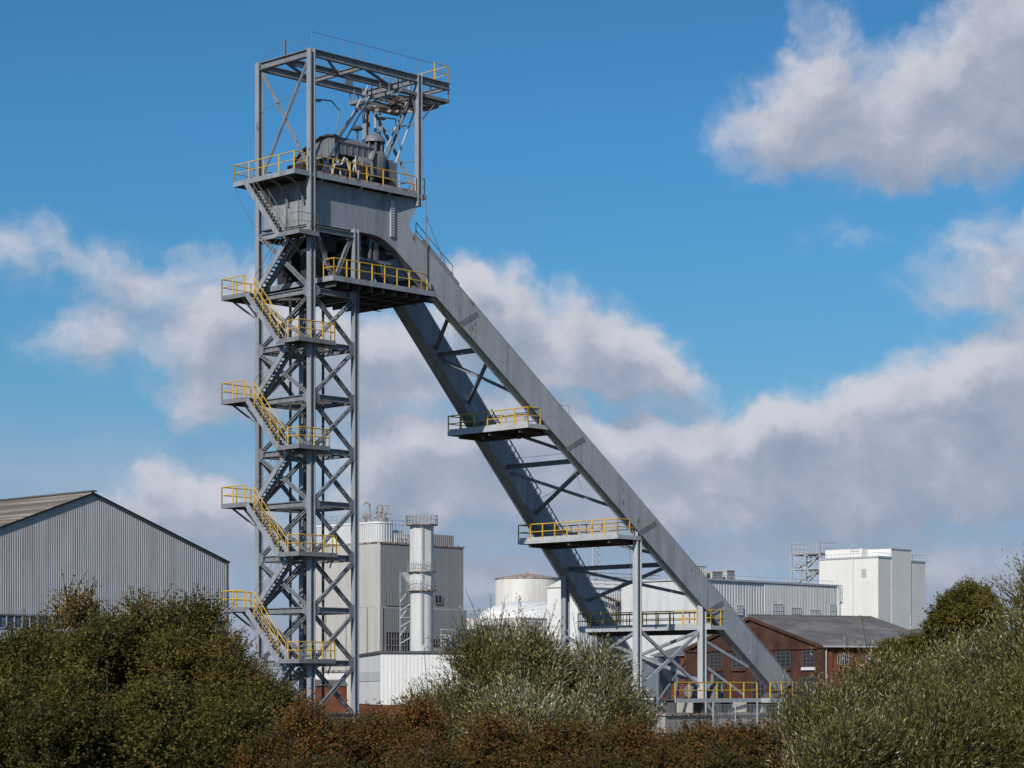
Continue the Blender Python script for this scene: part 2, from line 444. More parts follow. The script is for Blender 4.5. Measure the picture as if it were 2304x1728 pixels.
TZ = 34.98
tp = part_empty('top_platform', hf)
platform('deck', -1.45, 9.72, -.13, 5.85, TZ, tp, .27, 9)
r = MB()
railing(r, [(-1.40, -.02, TZ), (-1.40, 5.78, TZ), (.3, 5.78, TZ), (9.65, 5.78, TZ)])
railing(r, [(-1.40, -.06, TZ), (-.35, -.06, TZ)]); railing(r, [(.35, -.06, TZ), (8.8, -.06, TZ)])
railing(r, [(9.65, -.02, TZ), (9.65, 5.78, TZ)])
r.build('railing', M['yellow'], tp)
for u in (.9, 4.2, 6.6):
    b = MB(); b.bar((u, -.08, TZ-.26), (u-.45, .42, TZ-1.15), .07, .10); b.build('bracket', M['brace'], tp)
for v in (.9, 2.4, 4.2):
    pts = [(-1.3, v, TZ-.25), (-.9, v, TZ-.34), (-.35, v, TZ-.62), (.0, v, TZ-1.1), (.16, v, TZ-1.75)]
    b = MB()
    for p, q in zip(pts[:-1], pts[1:]): b.bar(p, q, .09, .13, (0,1,0))
    b.build('bracket', M['brace'], tp)
# kickplates rusted along the long side
k = MB(); k.box(.3, 8.9, -.09, -.075, TZ+.03, TZ+.17); k.build('kickplate', M['rustrail'], tp)

# ---- machinery on the top platform
hd = MB()
prof = [(.75, 36.75), (.75, 37.45), (.9, 37.75), (1.2, 37.95), (1.8, 38.06), (2.6, 38.02), (3.6, 37.76), (4.5, 37.36), (5.2, 36.9), (5.2, 36.75)]
hd.prism([(3.1, v, z) for v, z in prof], (2.9, 0, 0))
hood = hd.build('sheave_hood', M['machine'], hf)
for v, z in ((1.25, 37.9), (1.9, 38.02), (2.6, 38.0), (3.3, 37.8), (4.0, 37.5), (4.7, 37.1)):
    rb = MB(); rb.box(3.05, 3.1, v-.04, v+.04, 36.75, z-.06); rb.build('rib', M['machine'], hood)
for u in (3.5, 4.0, 4.5, 5.0, 5.5):
    rb = MB(); rb.box(u-.035, u+.035, .70, .75, 36.8, 37.5); rb.build('rib', M['machine'], hood)
lip = MB()
for (v0, z0_), (v1, z1_) in zip(prof[1:-2], prof[2:-1]):
    lip.bar((3.02, v0, z0_+.05), (3.02, v1, z1_+.05), .2, .10, (0,0,1)); lip.bar((6.05, v0, z0_+.05), (6.05, v1, z1_+.05), .2, .10)
lip.bar((2.95, .70, 37.5), (6.1, .70, 37.5), .06, .05)
lip.build('roof_lip', M['trim'], hood)
for vc in (1.5, 3.0):
    sh = MB(); n = 40; R = 1.25; c = Vector((4.5, vc, 36.35))
    ring = [c + Vector((cos(2*pi*i/n)*R, 0, sin(2*pi*i/n)*R)) for i in range(n)]
    for i in range(n): sh.bar(ring[i], ring[(i+1) % n], .26, .2, (ring[i]-c))
    for i in range(8): sh.bar(c, c + Vector((cos(pi*i/4)*R*.93, 0, sin(pi*i/4)*R*.93)), .09, .12, (0,1,0))
    sh.tube(c + Vector((0,-.35,0)), c + Vector((0,.35,0)), .22, 12)
    sh.build('sheave_wheel', M['dark'], hf)
mc = MB()
for (u, v, w, d, h) in ((2.7, .9, 1.0, .8, 1.1), (3.6, .55, .8, .5, .75), (4.6, .6, .6, .5, 1.2), (5.3, 1.3, .9, 1.4, 1.35), (2.8, 3.4, 2.4, 1.6, 1.3), (1.5, 1.6, .7, .7, .8)):
    mc.box(u-w/2, u+w/2, v-d/2, v+d/2, TZ, TZ+h)
for k in range(9):
    u = 2.4 + .36*k; mc.tube((u, .5, TZ), (u+.12*((k % 3)-1), .75, TZ+1.45), .05, 6)
mc.build('winding_gear', M['dark'], hf)
pp = MB()
rr_ = random.Random(5)
for k in range(22):
    a = Vector((1.6+rr_.random()*3.6, .35+rr_.random()*.25, TZ+.1+rr_.random()*.3)); b_ = a + Vector((rr_.uniform(-.5,.5), .2, rr_.uniform(.7,1.4)))
    pp.tube(a, b_, .04, 6)
pp.path([(2.0, .4, TZ+.2), (2.3, .4, TZ+.9), (2.9, .45, TZ+1.0), (3.2, .5, TZ+1.5)], .07, 8)
pp.path([(4.2, .4, TZ+.2), (4.3, .4, TZ+.8), (5.0, .45, TZ+.85)], .06, 8)
pp.build('pipework', M['pale'], hf)
mt = MB(); c = (6.15, .95, TZ)
mt.lathe(c, [(0, .75), (.62, .75), (.74, .9), (.76, 1.9), (.70, 2.15), (.5, 2.38), (0, 2.45)], 22)
mt.box(c[0]-.95, c[0]+.95, c[1]-.75, c[1]+.75, TZ+.62, TZ+.74)
for a in (-.8, .8):
    for q in (-.6, .6): mt.box(c[0]+a-.06, c[0]+a+.06, c[1]+q-.06, c[1]+q+.06, TZ, TZ+.62)
mt.tube((c[0]-1.6, c[1]-.2, TZ+1.35), (c[0]-.6, c[1]-.2, TZ+1.35), .5, 14); mt.tube((c[0]-.9, c[1]+.9, TZ+1.9), (c[0]+.9, c[1]+.9, TZ+1.9), .42, 14); mt.path([(c[0]-.7, c[1]-.6, TZ+.4), (c[0]-.9, c[1]-.7, TZ+1.6), (c[0]-.5, c[1]-.6, TZ+2.3)], .12, 8); mt.box(c[0]+.75, c[0]+1.5, c[1]-.5, c[1]+.7, TZ, TZ+1.7); mt.box(c[0]+.8, c[0]+1.3, c[1]-.4, c[1]+.6, TZ+1.75, TZ+2.0)
motor = mt.build('motor_housing', M['machine'], hf)
lt = MB()
for k in range(8):
    a = 2*pi*k/8+.2; lt.box(c[0]+.56*cos(a)-.05, c[0]+.56*cos(a)+.05, c[1]+.56*sin(a)-.05, c[1]+.56*sin(a)+.05, TZ+2.2, TZ+3.0)
lt.lathe(c, [(.70, 2.98), (.66, 3.2), (.45, 3.46), (.2, 3.58), (0, 3.6)], 22)
lt.build('lantern_dome', M['machine'], motor)
lc = MB(); lc.lathe(c, [(0, 2.2), (.42, 2.2), (.42, 2.98), (0, 2.98)], 14); lc.build('lantern_core', M['dark'], motor)
vt = MB(); vt.tube((4.9, 1.2, 38.0), (4.9, 1.2, 38.75), .07, 8); vt.lathe((4.9, 1.2, 38.62), [(.0, .0), (.34, .02), (.36, .12), (.2, .26), (0, .3)], 14)
vt.build('vent_cowl', M['trim'], hf)
for (u, v, s_) in ((2.6, .6, 1), (8.6, 1.2, -1)):
    fl = MB(); fl.path([(u, v, 38.0), (u+.3*s_, v, 39.4), (u-.4, v, 39.9), (u-1.5, v, 39.8)], .045, 6)
    fl.box(u-1.75, u-1.35, v-.12, v+.12, 39.66, 39.8); fl.build('lamp_arm', M['brace'], hf)

# ---- top frame over the platform
for p, q, w, h in (((0,.2,42.42), (0,D-.2,42.42), .30, .46), ((.2,0,42.42), (11.85,0,42.42), .28, .46), ((.2,D,42.42), (11.85,D,42.42), .28, .46),
                   ((9.13,.2,42.40), (9.13,D-.2,42.40), .24, .40), ((.16,2.5,42.38), (9.0,2.5,42.38), .26, .38), ((4.4,.16,42.36), (4.4,D-.16,42.36), .20, .30),
                   ((11.75,.16,42.36), (11.75,D-.16,42.36), .18, .28)):
    m = MB(); m.ibeam(p, q, w, h, .05); m.build('top_beam', M['brace'], hf)
for p, q in (((1.4,.1,42.3), (4.3,2.4,42.3)), ((.15,2.6,42.3), (4.3,4.9,42.3)), ((4.5,.1,42.3), (9.0,2.4,42.3)),
             ((0,.2,42.1), (0,D-.2,35.2)), ((.1,D-.2,42.1), (.1,.2,35.2)),
             ((9.13,.2,42.0), (9.13,D-.2,35.2)), ((9.03,D-.2,42.0), (9.03,.2,35.2)),
             ((8.95,D,42.0), (4.4,D,36.2)), ((4.4,D,36.2), (.4,D,35.3))):
    m = MB(); m.bar(p, q, .13, .13); m.bar(Vector(p)+Vector((.0,.0,.0)), Vector(q), .03, .24); m.build('top_brace', M['brace'], hf)
for p, q in (((6.9,2.4,42.0), (1.2,.35,35.3)), ((7.2,2.6,41.4), (1.7,.4,35.3)), ((9.6,1.6,41.3), (7.4,3.2,35.2)), ((10.0,1.0,41.3), (7.7,1.6,35.2))):
    m = MB(); m.tube(p, q, .065, 8); m.build('stay_tube', M['pale'], hf)
m = MB()
for u in (9.72, 10.12): m.bar((u, 4.8, TZ), (u, 4.8, 42.2), .09, .16, (0,1,0))
for k in range(22): m.tube((9.74, 4.8, TZ+.3+.32*k), (10.1, 4.8, TZ+.3+.32*k), .022, 5)
m.build('ladder', M['pale'], hf)
m = MB()
for z in (37.2, 39.6): m.bar((9.1, .2, z), (9.1, D-.2, z+.02), .05, .05)
m.tube((.0, .2, 40.3), (.0, D-.1, 39.6), .02, 5)
m.bar((9.0, 1.5, 39.6), (9.5, .1, 39.62), .05, .05)
m.build('tie_rod', M['brace'], hf)
# maintenance gallery hung under the right end
ga = part_empty('gallery', hf)
GZ = 41.55
d = MB()
for k in range(9): d.box(9.5+.26*k, 9.5+.26*k+.17, .1, 4.95, GZ-.06, GZ-.02)
for v in (.3, 1.4, 2.5, 3.6, 4.8): d.bar((7.7, v, GZ-.13), (11.8, v, GZ-.13), .08, .14)
d.build('deck', M['brace'], ga)
f = MB()
f.box(7.6, 11.88, -.05, .03, GZ-.18, GZ+.02); f.box(7.6, 11.88, 5.0, 5.08, GZ-.18, GZ+.02); f.box(11.8, 11.885, .04, 4.99, GZ-.181, GZ+.021); f.box(7.58, 7.66, .04, 4.99, GZ-.181, GZ+.021)
f.build('fascia', M['brace'], ga)
def hang(p, q, w):
    h_ = MB(); h_.bar(p, q, w, w); h_.build('hanger', M['brace'], ga)
for u in (7.7, 8.4, 10.2, 11.8):
    for v in (.0, D): hang((u, v, GZ), (u, v, 42.25), .06)
for k in range(6): hang((7.62, .3+.85*k, GZ), (7.62, .3+.85*k, 42.3), .06)
hang((8.6, .1, GZ-.2), (9.1, .1, 39.9), .07); hang((10.9, .1, GZ-.2), (9.25, .1, 39.6), .05)
# ring beams of the hoist slung beneath the gallery
g2 = MB()
for k in range(7):
    g2.bar((7.8, .5+.6*k, GZ-.28), (11.4, .3+.65*k, GZ-.30), .06, .10)
pts = [(8.2+1.55*(1-cos(pi*k/10)), 4.6-4.2*k/10, GZ-.42-.25*sin(pi*k/10)) for k in range(11)]
for p, q in zip(pts[:-1], pts[1:]): g2.bar(p, q, .10, .16)
g2.build('hoist_runway', M['rustrail'], ga)
r = MB(); railing(r, [(10.55, .0, 42.66), (11.8, .0, 42.66), (11.8, 5.0, 42.66), (10.5, 5.0, 42.66)], 1.1, .035, .03)
r.build('railing', M['yellow'], ga)
r = MB(); railing(r, [(.05, 0, ZT), (10.4, 0, ZT)], 1.05, .022, .018, 1.3, mid=False); r.build('beam_handrail', M['brace'], hf)
m = MB(); m.box(-.06, .06, 2.45, 2.57, ZT, ZT+1.0); m.tube((0, 2.5, ZT+.95), (0, D, ZT+.1), .018, 5); m.tube((0, 2.5, ZT+.9), (0, .1, ZT+.35), .018, 5)
m.box(7.2, 7.9, 4.98, 5.05, ZT+.05, ZT+.95)
m.build('stay_post', M['brace'], hf)

# ---- gallery P1 under the girder
P1Z = 28.62
p1 = part_empty('lower_platform', hf)
platform('deck', 1.0, 9.9, -.95, 6.45, P1Z, p1, .30, 11)
r = MB(); railing(r, [(1.1, .1, P1Z), (1.1, -.88, P1Z), (8.55, -.88, P1Z), (9.6, -.3, P1Z)], 1.1, .045, .038, 1.05); r.build('railing', M['yellow'], p1)
jb = MB()
for k in range(9): jb.box(1.3+1.0*k, 1.42+1.0*k, -.8, 6.35, P1Z-.62, P1Z-.31)
for v in (.9, 2.6, 4.4): jb.box(1.1, 9.8, v-.08, v+.08, P1Z-.66, P1Z-.63)
jb.build('joist', M['under'], p1)
mm = MB(); rr_ = random.Random(11)
for k in range(16):
    u = 1.6 + 6.2*rr_.random(); v = .9 + 3.2*rr_.random(); a, b_, c_ = .2+.5*rr_.random(), .3+.5*rr_.random(), .7+1.3*rr_.random()
    mm.box(u-a, u+a, v-b_, v+b_, P1Z, P1Z+c_)
for k in range(8):
    u = 1.2+.9*k; mm.bar((u, 1.2, 31.9), (u+rr_.uniform(-.8,.8), 1.4+rr_.random()*2, 29.6), .14, .14)
for z in (30.9, 31.4): mm.box(4.6, 8.4, 1.3, 3.6, z, z+.16)
mm.box(3.0, 7.4, 3.0, 3.25, P1Z, 31.9); mm.box(.6, 2.6, 3.4, 3.6, P1Z+.4, 31.7); mm.box(.9, 3.2, 1.3, 1.5, 30.6, 31.9); mm.box(5.2, 7.2, 1.2, 3.2, 30.6, 31.2)  # dark backing panels added to deepen the darkness beneath the girder
mm.build('gear_and_dark_backing', M['dark'], hf)
mm = MB()
mm.box(4.55, 5.75, .5, .9, P1Z, P1Z+1.25); mm.box(4.6, 7.4, .75, .85, 30.25, 30.45); mm.box(4.7, 4.85, .8, .95, 30.4, 31.9); mm.box(5.6, 5.75, .8, .95, 30.4, 31.9); mm.box(6.0, 6.35, .8, .95, 30.3, 31.6)
for k in range(8): mm.bar((4.7+.3*k, .7, 30.25), (4.8+.3*k, .7, 29.4), .05, .05)
mm.build('control_cabinet', M['machine'], hf)

# ---- stairs and landings on the left face
def landing_near(z, uend):
    o = part_empty('landing', hf)
    d = MB()
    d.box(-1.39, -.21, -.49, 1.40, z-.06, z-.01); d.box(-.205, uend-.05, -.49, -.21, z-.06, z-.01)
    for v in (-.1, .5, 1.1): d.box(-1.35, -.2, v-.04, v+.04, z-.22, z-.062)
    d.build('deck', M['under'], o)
    f = MB()
    f.box(-1.45, -1.39, -.55, 1.45, z-.24, z+.03); f.box(-1.388, uend, -.55, -.49, z-.241, z+.031); f.box(uend-.05, uend, -.488, -.2, z-.24, z+.03)
    f.bar((-1.3, .9, z-.25), (-.2, .9, z-1.0), .07, .09); f.bar((uend-.3, -.45, z-.25), (uend-.3, -.15, z-.9), .06, .07)
    f.build('fascia', M['stair'], o)
    r = MB(); railing(r, [(-1.42, .55, z), (-1.42, -.5, z), (uend-.05, -.5, z), (uend-.05, -.12, z)], 1.08, .045 if z < 27 else .02, .036 if z < 27 else .018, 1.0)
    r.build('railing', M['yellow' if z < 27 else 'brownrail'], o)
    if z < 27:
        r = MB(); railing(r, [(-.9, -.35, z), (uend-.3, -.35, z)], 1.0, .012, .012, .16, False); r.build('infill_bars', M['pale'], o)
    return o
def landing_left(z):
    o = part_empty('landing', hf)
    d = MB(); d.box(-1.44, .9, 4.55, 6.94, z-.06, z-.01)
    for v in (4.9, 5.6, 6.3): d.box(-1.4, .85, v-.04, v+.04, z-.24, z-.062)
    d.build('deck', M['under'], o)
    f = MB()
    f.box(-1.5, -1.44, 4.5, 7.0, z-.26, z+.03); f.box(-1.438, .94, 6.94, 7.0, z-.261, z+.031); f.box(.9, .96, 5.3, 6.99, z-.26, z+.03)
    f.bar((-1.35, 5.05, z-.25), (-.15, 5.05, z-1.35), .08, .12); f.bar((-.7, 6.8, z-.25), (-.05, 5.2, z-1.5), .08, .12)
    f.build('fascia', M['stair'], o)
    r = MB(); railing(r, [(-1.47, 4.7, z), (-1.47, 6.96, z), (.9, 6.96, z), (.9, 5.4, z)], 1.08, .045, .036, 1.15)
    r.build('railing', M['yellow'], o)
    return o
def flight(u0, u1, va, za, vb, zb, railmat, both=True, n=15):
    """stair from (va, za) at the top to (vb, zb) at the bottom between u0 and u1"""
    o = part_empty('stair_flight', hf)
    for u in (u0+.03, u1-.03):
        s_ = MB(); s_.bar((u, va, za-.14), (u, vb, zb-.14), .07, .34, (0,0,1)); s_.build('stringer', M['steel'], o)
    t = MB()
    for k in range(1, n):
        f_ = k/n; v = va + (vb-va)*f_; z = za + (zb-za)*f_
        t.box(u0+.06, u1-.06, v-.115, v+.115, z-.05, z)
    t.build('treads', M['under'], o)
    r = MB()
    for u in ((u0+.03, u1-.03) if both else (u0+.03,)):
        a = Vector((u, va, za)); b_ = Vector((u, vb, zb)); up = Vector((0,0,1.0))
        q_ = .85 if (railmat == 'yellow' and u > u0+.1) else .5
        r.tube(a+up, b_+up, .032*q_, 6); r.tube(a+up*.52, b_+up*.52, .026*q_, 6)
        for k in range(5): p = a + (b_-a)*(k/4); r.tube(p, p+up, .030*q_, 6)
    r.build('handrail', M[railmat], o)
    return o
LL = [27.92, 21.32, 14.72, 8.12]; LN = [31.22, 24.62, 18.02, 11.42, 4.82]
for z, ue in zip(LN[1:], (1.55, 1.1, 1.7, 1.55)): landing_near(z, ue)
landing_near(LN[0], .3 - .1)
for z in LL: landing_left(z)
flight(-1.45, -.80, 4.6, TZ-.05, 1.45, LN[0], 'brownrail')
for zl, zn_up, zn_dn in zip(LL, LN[:-1], LN[1:]):
    flight(-.74, -.10, 1.3, zn_up, 4.7, zl, 'brownrail')
    flight(-1.47, -.82, 4.5, zl, 1.42, zn_dn, 'yellow')
flight(-.74, -.10, 1.3, LN[-1], 4.7, 1.55, 'brownrail')
# stair and handrail riding down the top of the near leg from the platform
o = part_empty('stair_flight', hf)
for dep in (.1, .7):
    s_ = MB(); s_.bar(leg_point(9.6, zup(9.6)+.35, True, dep), leg_point(12.4, zup(12.4)+.18, True, dep), .06, .22); s_.build('stringer', M['stair'], o)
t = MB()
for k in range(10):
    u = 9.7 + .28*k; t.bar(leg_point(u, zup(u)+.32, True, .12), leg_point(u, zup(u)+.32, True, .68), .22, .04)
t.build('treads', M['stair'], o)
r = MB()
for k in range(4):
    u = 9.5 + .95*k; p = leg_point(u, zup(u)+.3, True, .72); r.tube(p, p+Vector((0,0,1.15)), .03, 6)
for hh in (1.15, .62): r.tube(leg_point(9.5, zup(9.5)+.3+hh, True, .72), leg_point(12.4, zup(12.4)+.3+hh, True, .72), .028, 6)
r.tube((9.7, -.1, TZ), (9.75, -.1, 29.6), .035, 6); r.tube((9.75, -.1, 33.6), leg_point(11.6, zup(11.6)+.2, True, .1), .028, 6)
r.build('handrail', M['brownrail'], o)

# ---- platforms between the inclined legs
def leg_platform(u0, u1, z, vn, vf):
    o = part_empty('leg_platform', hf)
    platform('deck', u0, u1, vn, vf, z, o, .25, 4, 'under', 'pale')
    r = MB(); railing(r, [(u1-.5, vn+.04, z), (u0+.04, vn+.04, z), (u0+.04, vf-.04, z), (u1-.6, vf-.04, z)], 1.12, .048, .04, 1.25)
    r.build('railing', M['yellow'], o)
    r = MB(); railing(r, [((u0+u1)/2, vn+1.5, z), ((u0+u1)/2, vf-2.2, z)], 1.0, .03, .028, 1.1); r.build('inner_railing', M['yellow'], o)
    r = MB(); railing(r, [(u1-.05, vn+1.2, z), (u1-.05, vf-1.0, z)], 1.12, .04, .034, 1.6)
    r.build('rear_railing', M['yellow'], o)
    b_ = MB()
    for v in (vn+1.0, (vn+vf)/2, vf-1.0): b_.box(u0+.2, u1+.3, v-.09, v+.09, z-.50, z-.255)
    b_.box(u1-.5, u1-.2, vn+.4, vf-.4, z-.53, z-.26)
    b_.build('joist', M['under'], o)
    k_ = MB(); k_.box(u0+.07, u0+.09, vn+.1, vf-.1, z+.03, z+.20); k_.build('kickplate', M['pale'], o)
    for s_, v in ((1, vn), (-1, vf)): pass
    return o
leg_platform(17.7, 20.6, 20.72, -1.55, 6.2)
leg_platform(25.2, 28.2, 13.58, -2.85, 6.75)
leg_platform(33.45, 36.2, 7.46, -4.3, 8.6)

def legmid(u, near, f=.35): return leg_point(u, zlo(u) + (zup(u)-zlo(u))*f, near, T*.5)
for u in (14.9, 22.8, 30.6):
    a = legmid(u, True); b_ = legmid(u, False); d = (b_-a).normalized()*.3
    m = MB(); m.ibeam(a+d, b_-d, .28, .32, .05); m.build('leg_tie_beam', M['brace'], hf)
m = MB(); a = legmid(10.6, True); b_ = legmid(10.6, False); m.bar(a, b_, 1.5, .9); m.build('leg_tie_beam', M['under'], hf)
def legbrace(u1, n1, u2, n2):
    a = legmid(u1, n1); b_ = legmid(u2, n2); d = (b_-a).normalized()*.3
    m = MB(); m.bar(a+d, b_-d, .20, .22); m.build('leg_brace', M['brace'], hf)
legbrace(11.9, True, 11.0, False); legbrace(12.1, True, 14.7, False)
legbrace(15.0, False, 18.6, True); legbrace(15.2, True, 18.4, False)
legbrace(19.4, False, 22.5, True)
legbrace(23.1, False, 26.6, True); legbrace(23.1, True, 26.4, False)
legbrace(27.2, False, 30.0, True); legbrace(30.5, False, 33.2, True); legbrace(30.6, True, 33.2, False)

# stair rail riding on the far leg
o = part_empty('leg_walkway', hf)
for ua, ub in ((20.8, 26.6), (27.6, 33.0)):
    r = MB()
    a = leg_point(ua, zup(ua)+.62, False, T-.05); b_ = leg_point(ub, zup(ub)+.62, False, T-.05)
    r.tube(a, b_, .045, 6)
    n = int((ub-ua)/.42)
    for k in range(n+1):
        u = ua + (ub-ua)*k/n; p = leg_point(u, zup(u), False, T-.05); q = leg_point(u+.3, zup(u)+.42, False, T-.05)
        r.bar(p, q, .045, .06); r.bar(q, leg_point(u+.05, zup(u)+.62, False, T-.05), .04, .04)
    r.build('handrail', M['stair'], o)

# upright posts under the legs
def post(u, v, z1, mat='pale'):
    m = MB(); m.ibeam((u, v, 0), (u, v, z1), .46, .46, .06, up=(1,0,0)); m.box(u-.4, u+.4, v-.4, v+.4, 0, .08)
    return m.build('support_post', M[mat], hf)
post(27.5, -2.62, zlo(27.5)+.5); post(33.3, -3.62, zlo(33.3)+.5); post(30.6, 7.15, zlo(30.6)+.5, 'steel'); post(35.5, 8.0, zlo(35.5)+.4, 'steel')
def pbrace(p, q, w=.2):
    m = MB(); m.bar(p, q, w, .2); m.build('post_brace', M['steel'], hf)
pbrace((27.8, -2.68, 7.0), (33.1, -3.5, 3.2)); pbrace((27.8, -2.68, 3.2), (33.1, -3.5, 7.0))
pbrace((33.4, -3.3, 7.1), (35.4, 7.8, 4.4)); pbrace((33.4, -3.3, 3.6), (35.4, 7.8, 6.6))
pbrace((27.6, -2.3, 6.9), (30.5, 6.9, 4.0)); pbrace((27.6, -2.3, 3.4), (30.5, 6.9, 6.8)); pbrace((27.7, -2.3, 5.3), (30.5, 6.9, 5.35))
pbrace((33.5, -3.7, 6.4), (37.4, -4.4, 4.6), .16); pbrace((33.5, -3.7, 4.6), (36.9, -4.4, 2.6), .16)

# feet, bearing blocks and the walkway round them
for near in (True, False):
    s_ = 1 if near else -1
    a = leg_point(40.6, 0, near, T*.5)
    m = MB()
    m.prism([(39.2, a.y-.7, 2.3), (42.4, a.y-.7, 2.3), (41.9, a.y-.7, 3.25), (40.6, a.y-.7, 2.72), (39.9, a.y-.7, 2.72)], (0, 1.4, 0))
    m.build('foot_shoe', M['under'], hf)
wk = part_empty('base_walkway', hf)
d = MB()
d.box(28.3, 37.8, -5.35, -4.3, 2.22, 2.30); d.box(37.8, 42.6, -6.15, -3.6, 2.2, 2.295)
for u in (28.6, 31.5, 34.5, 37.4, 40.0, 42.3): d.box(u-.07, u+.07, -5.2, -4.4, .9, 2.215)
d.build('deck', M['under'], wk)
f = MB(); f.box(28.3, 37.75, -5.41, -5.352, 2.05, 2.33); f.box(37.75, 42.6, -6.21, -6.152, 2.02, 2.33); f.box(37.74, 37.8, -6.15, -5.42, 2.02, 2.33)
f.build('fascia', M['pale'], wk)
r = MB(); railing(r, [(28.4, -5.3, 2.3), (37.4, -5.3, 2.3)], 1.15, .05, .042, 1.45); railing(r, [(37.9, -6.1, 2.3), (40.5, -6.1, 2.3), (40.5, -4.9, 2.3)], 1.15, .055, .046, 1.5)
r.build('railing', M['yellow'], wk)
# thin wires that droop between the members
w_ = MB()
def droop(p, q, sag, n=10):
    p = Vector(p); q = Vector(q); pts = []
    for i in range(n+1):
        t = i/n; c = p.lerp(q, t); c.z -= sag*4*t*(1-t); pts.append(c)
    w_.path(pts, .016, 4)
droop((-1.3, 5.8, TZ-.3), (-.1, 5.1, 32.2), .25); droop(legmid(22.2, True), legmid(22.2, False), .05); droop((21.5, -1.2, 20.3), (23.0, -1.6, 16.5), .1)
droop((26.9, -2.4, 13.2), (27.3, -2.3, 10.6), .3); droop(legmid(23.4, True, .9), legmid(26.5, False, .9), .7)
w_.tube(leg_point(21.5, zup(21.5), True, .3), leg_point(21.5, zup(21.5)+.95, True, .3), .02, 5); w_.tube(leg_point(20.8, zup(20.8), True, .3), leg_point(20.8, zup(20.8)+.75, True, .3), .015, 5)
w_.tube(leg_point(21.5, zup(21.5)+.95, True, .3), leg_point(20.4, zup(20.4)+.0, True, .3), .015, 5)
w_.build('cable', M['brace'], hf)
# ------------------------------------------------------------------ the setting
m = MB(); S_ = 4000
m.add([(-S_, -200, 0), (S_, -200, 0), (S_, S_, 0), (-S_, S_, 0)], [(0, 1, 2, 3)])
g = m.build('ground', M['ground']); g['kind'] = 'structure'

def bld(name, x, y, label, cat, rz=GRID_TURN, group=None):
    return empty(name, (x, y, 0), rz, label, cat, group)
def const(z): return lambda t: z

# ---- big corrugated shed at the left (local x = along the gable, y = along the ridge)
sh = bld('corrugated_shed', -25.41, 210.0, 'large grey corrugated shed with a pitched fibre cement roof behind the tallest hawthorns', 'shed')
HW, EA, AP, LN_ = 14.5, 14.28, 19.52, 60.0
m = MB()
gz = lambda t: EA + (AP-EA)*(1-abs(2*t-1)) - .05
corr(m, (-29, 0), (0, 0), 9.15, gz, .225, .034, (0, -1))
corr(m, (0, 0), (0, LN_), 5.0, const(EA-.05), .225, .05, (1, 0))
corr(m, (-29, LN_), (-29, 0), 5.0, const(EA-.05), .225, .05, (-1, 0))
m.build('cladding', M['shed'], sh)
m = MB(); m.box(-28.98, -.02, .06, LN_-.02, 0, 8.05); m.box(-28.98, -.02, .3, LN_-.02, 8.06, 9.3); m.build('wall', M['shed'], sh)
m = MB()
corr(m, (-22.0, 0), (0, 0), 0, const(8.0), .3, .03, (0, -1)); m.build('lower_cladding', M['pale'], sh)
for sx in (-1, 1):
    m = MB(); n = 60
    # profiled sheets running down the slope
    L = LN_+.6
    pts = []
    for i in range(int(L/.35)):
        for fr, dz in ((0, 0), (.3, 0), (.5, .06), (.8, .06)): pts.append((-.3 + (i+fr)*.35, dz))
    vs = []
    for y, dz in pts: vs.append((-14.5, y, AP+.12+dz)); vs.append((-14.5+sx*(HW+.35), y, EA-.02+dz))
    m.add(vs, [(2*i, 2*i+2, 2*i+3, 2*i+1) for i in range(len(pts)-1)])
    m.build('roof', M['shedroof'], sh)
m = MB()
m.bar((-14.5, -.12, AP+.02), (.2, -.12, EA-.05), .12, .17); m.bar((-14.5, -.121, AP+.02), (-29.2, -.12, EA-.05), .12, .17)
m.box(-.06, .12, -.14, .1, 0, EA-.1); m.bar((-14.5, -.4, AP+.22), (-14.5, LN_+.3, AP+.22), .5, .12)
m.build('verge_trim', M['trim'], sh)
w = MB()
w.box(-28.9, -.3, .10, .16, 8.06, 9.14); wb = w.build('window_band', M['bluepane'], sh)
w = MB()
for k in range(39): w.box(-28.9+.75*k-.035, -28.9+.75*k+.035, .03, .098, 8.06, 9.14)
w.box(-28.95, -.2, .0, .099, 7.96, 8.055); w.box(-28.95, -.2, .0, .099, 9.06, 9.142)
w.build('mullions', M['shed'], wb)

# ---- grey silo building
sb = bld('silo_building', -18.21, 320.0, 'tall grey concrete and sheet silo building directly behind the flue stack', 'silo')
m = MB()
m.prism([(0, .45, 0), (0, 14, 0), (16.2, 14, 0), (16.2, 0, 0), (.45, 0, 0)], (0, 0, 22.8)); m.build('wall', M['stone'], sb)
m = MB(); corr(m, (.5, -.02), (16.2, -.02), 14.1, const(22.75), .40, .014, (0, -1)); corr(m, (16.22, 0), (16.22, 14), 6, const(22.75), .4, .06, (1, 0)); corr(m, (.9, -.2), (16.7, -.2), 9.0, const(14.0), .40, .014, (0, -1)); m.build('cladding', M['siloclad'], sb)
m = MB(); m.box(-.12, .4, .3, 14.1, 22.8, 23.0); m.box(.3, 16.35, -.14, .3, 22.8, 23.0); m.build('parapet_trim', ((M['rustrail'])), sb)
m = MB(); m.prism([(-.35, .4, 0), (-.35, 14.2, 0), (16.7, 14.2, 0), (16.7, -.18, 0), (.4, -.18, 0)], (0, 0, 14.15))
m.box(.05, .6, -.34, .18, 0, 14.2)
m.build('base_wall', M['stone'], sb)
m = MB()
for v in (1.9, 6.2, 10.5): m.box(-.62, -.36, v-.3, v+.3, 0, 14.1)
m.box(-.4, -.34, .3, 14.2, 14.16, 14.4); m.build('pilaster', M['stone'], sb)
m = MB()
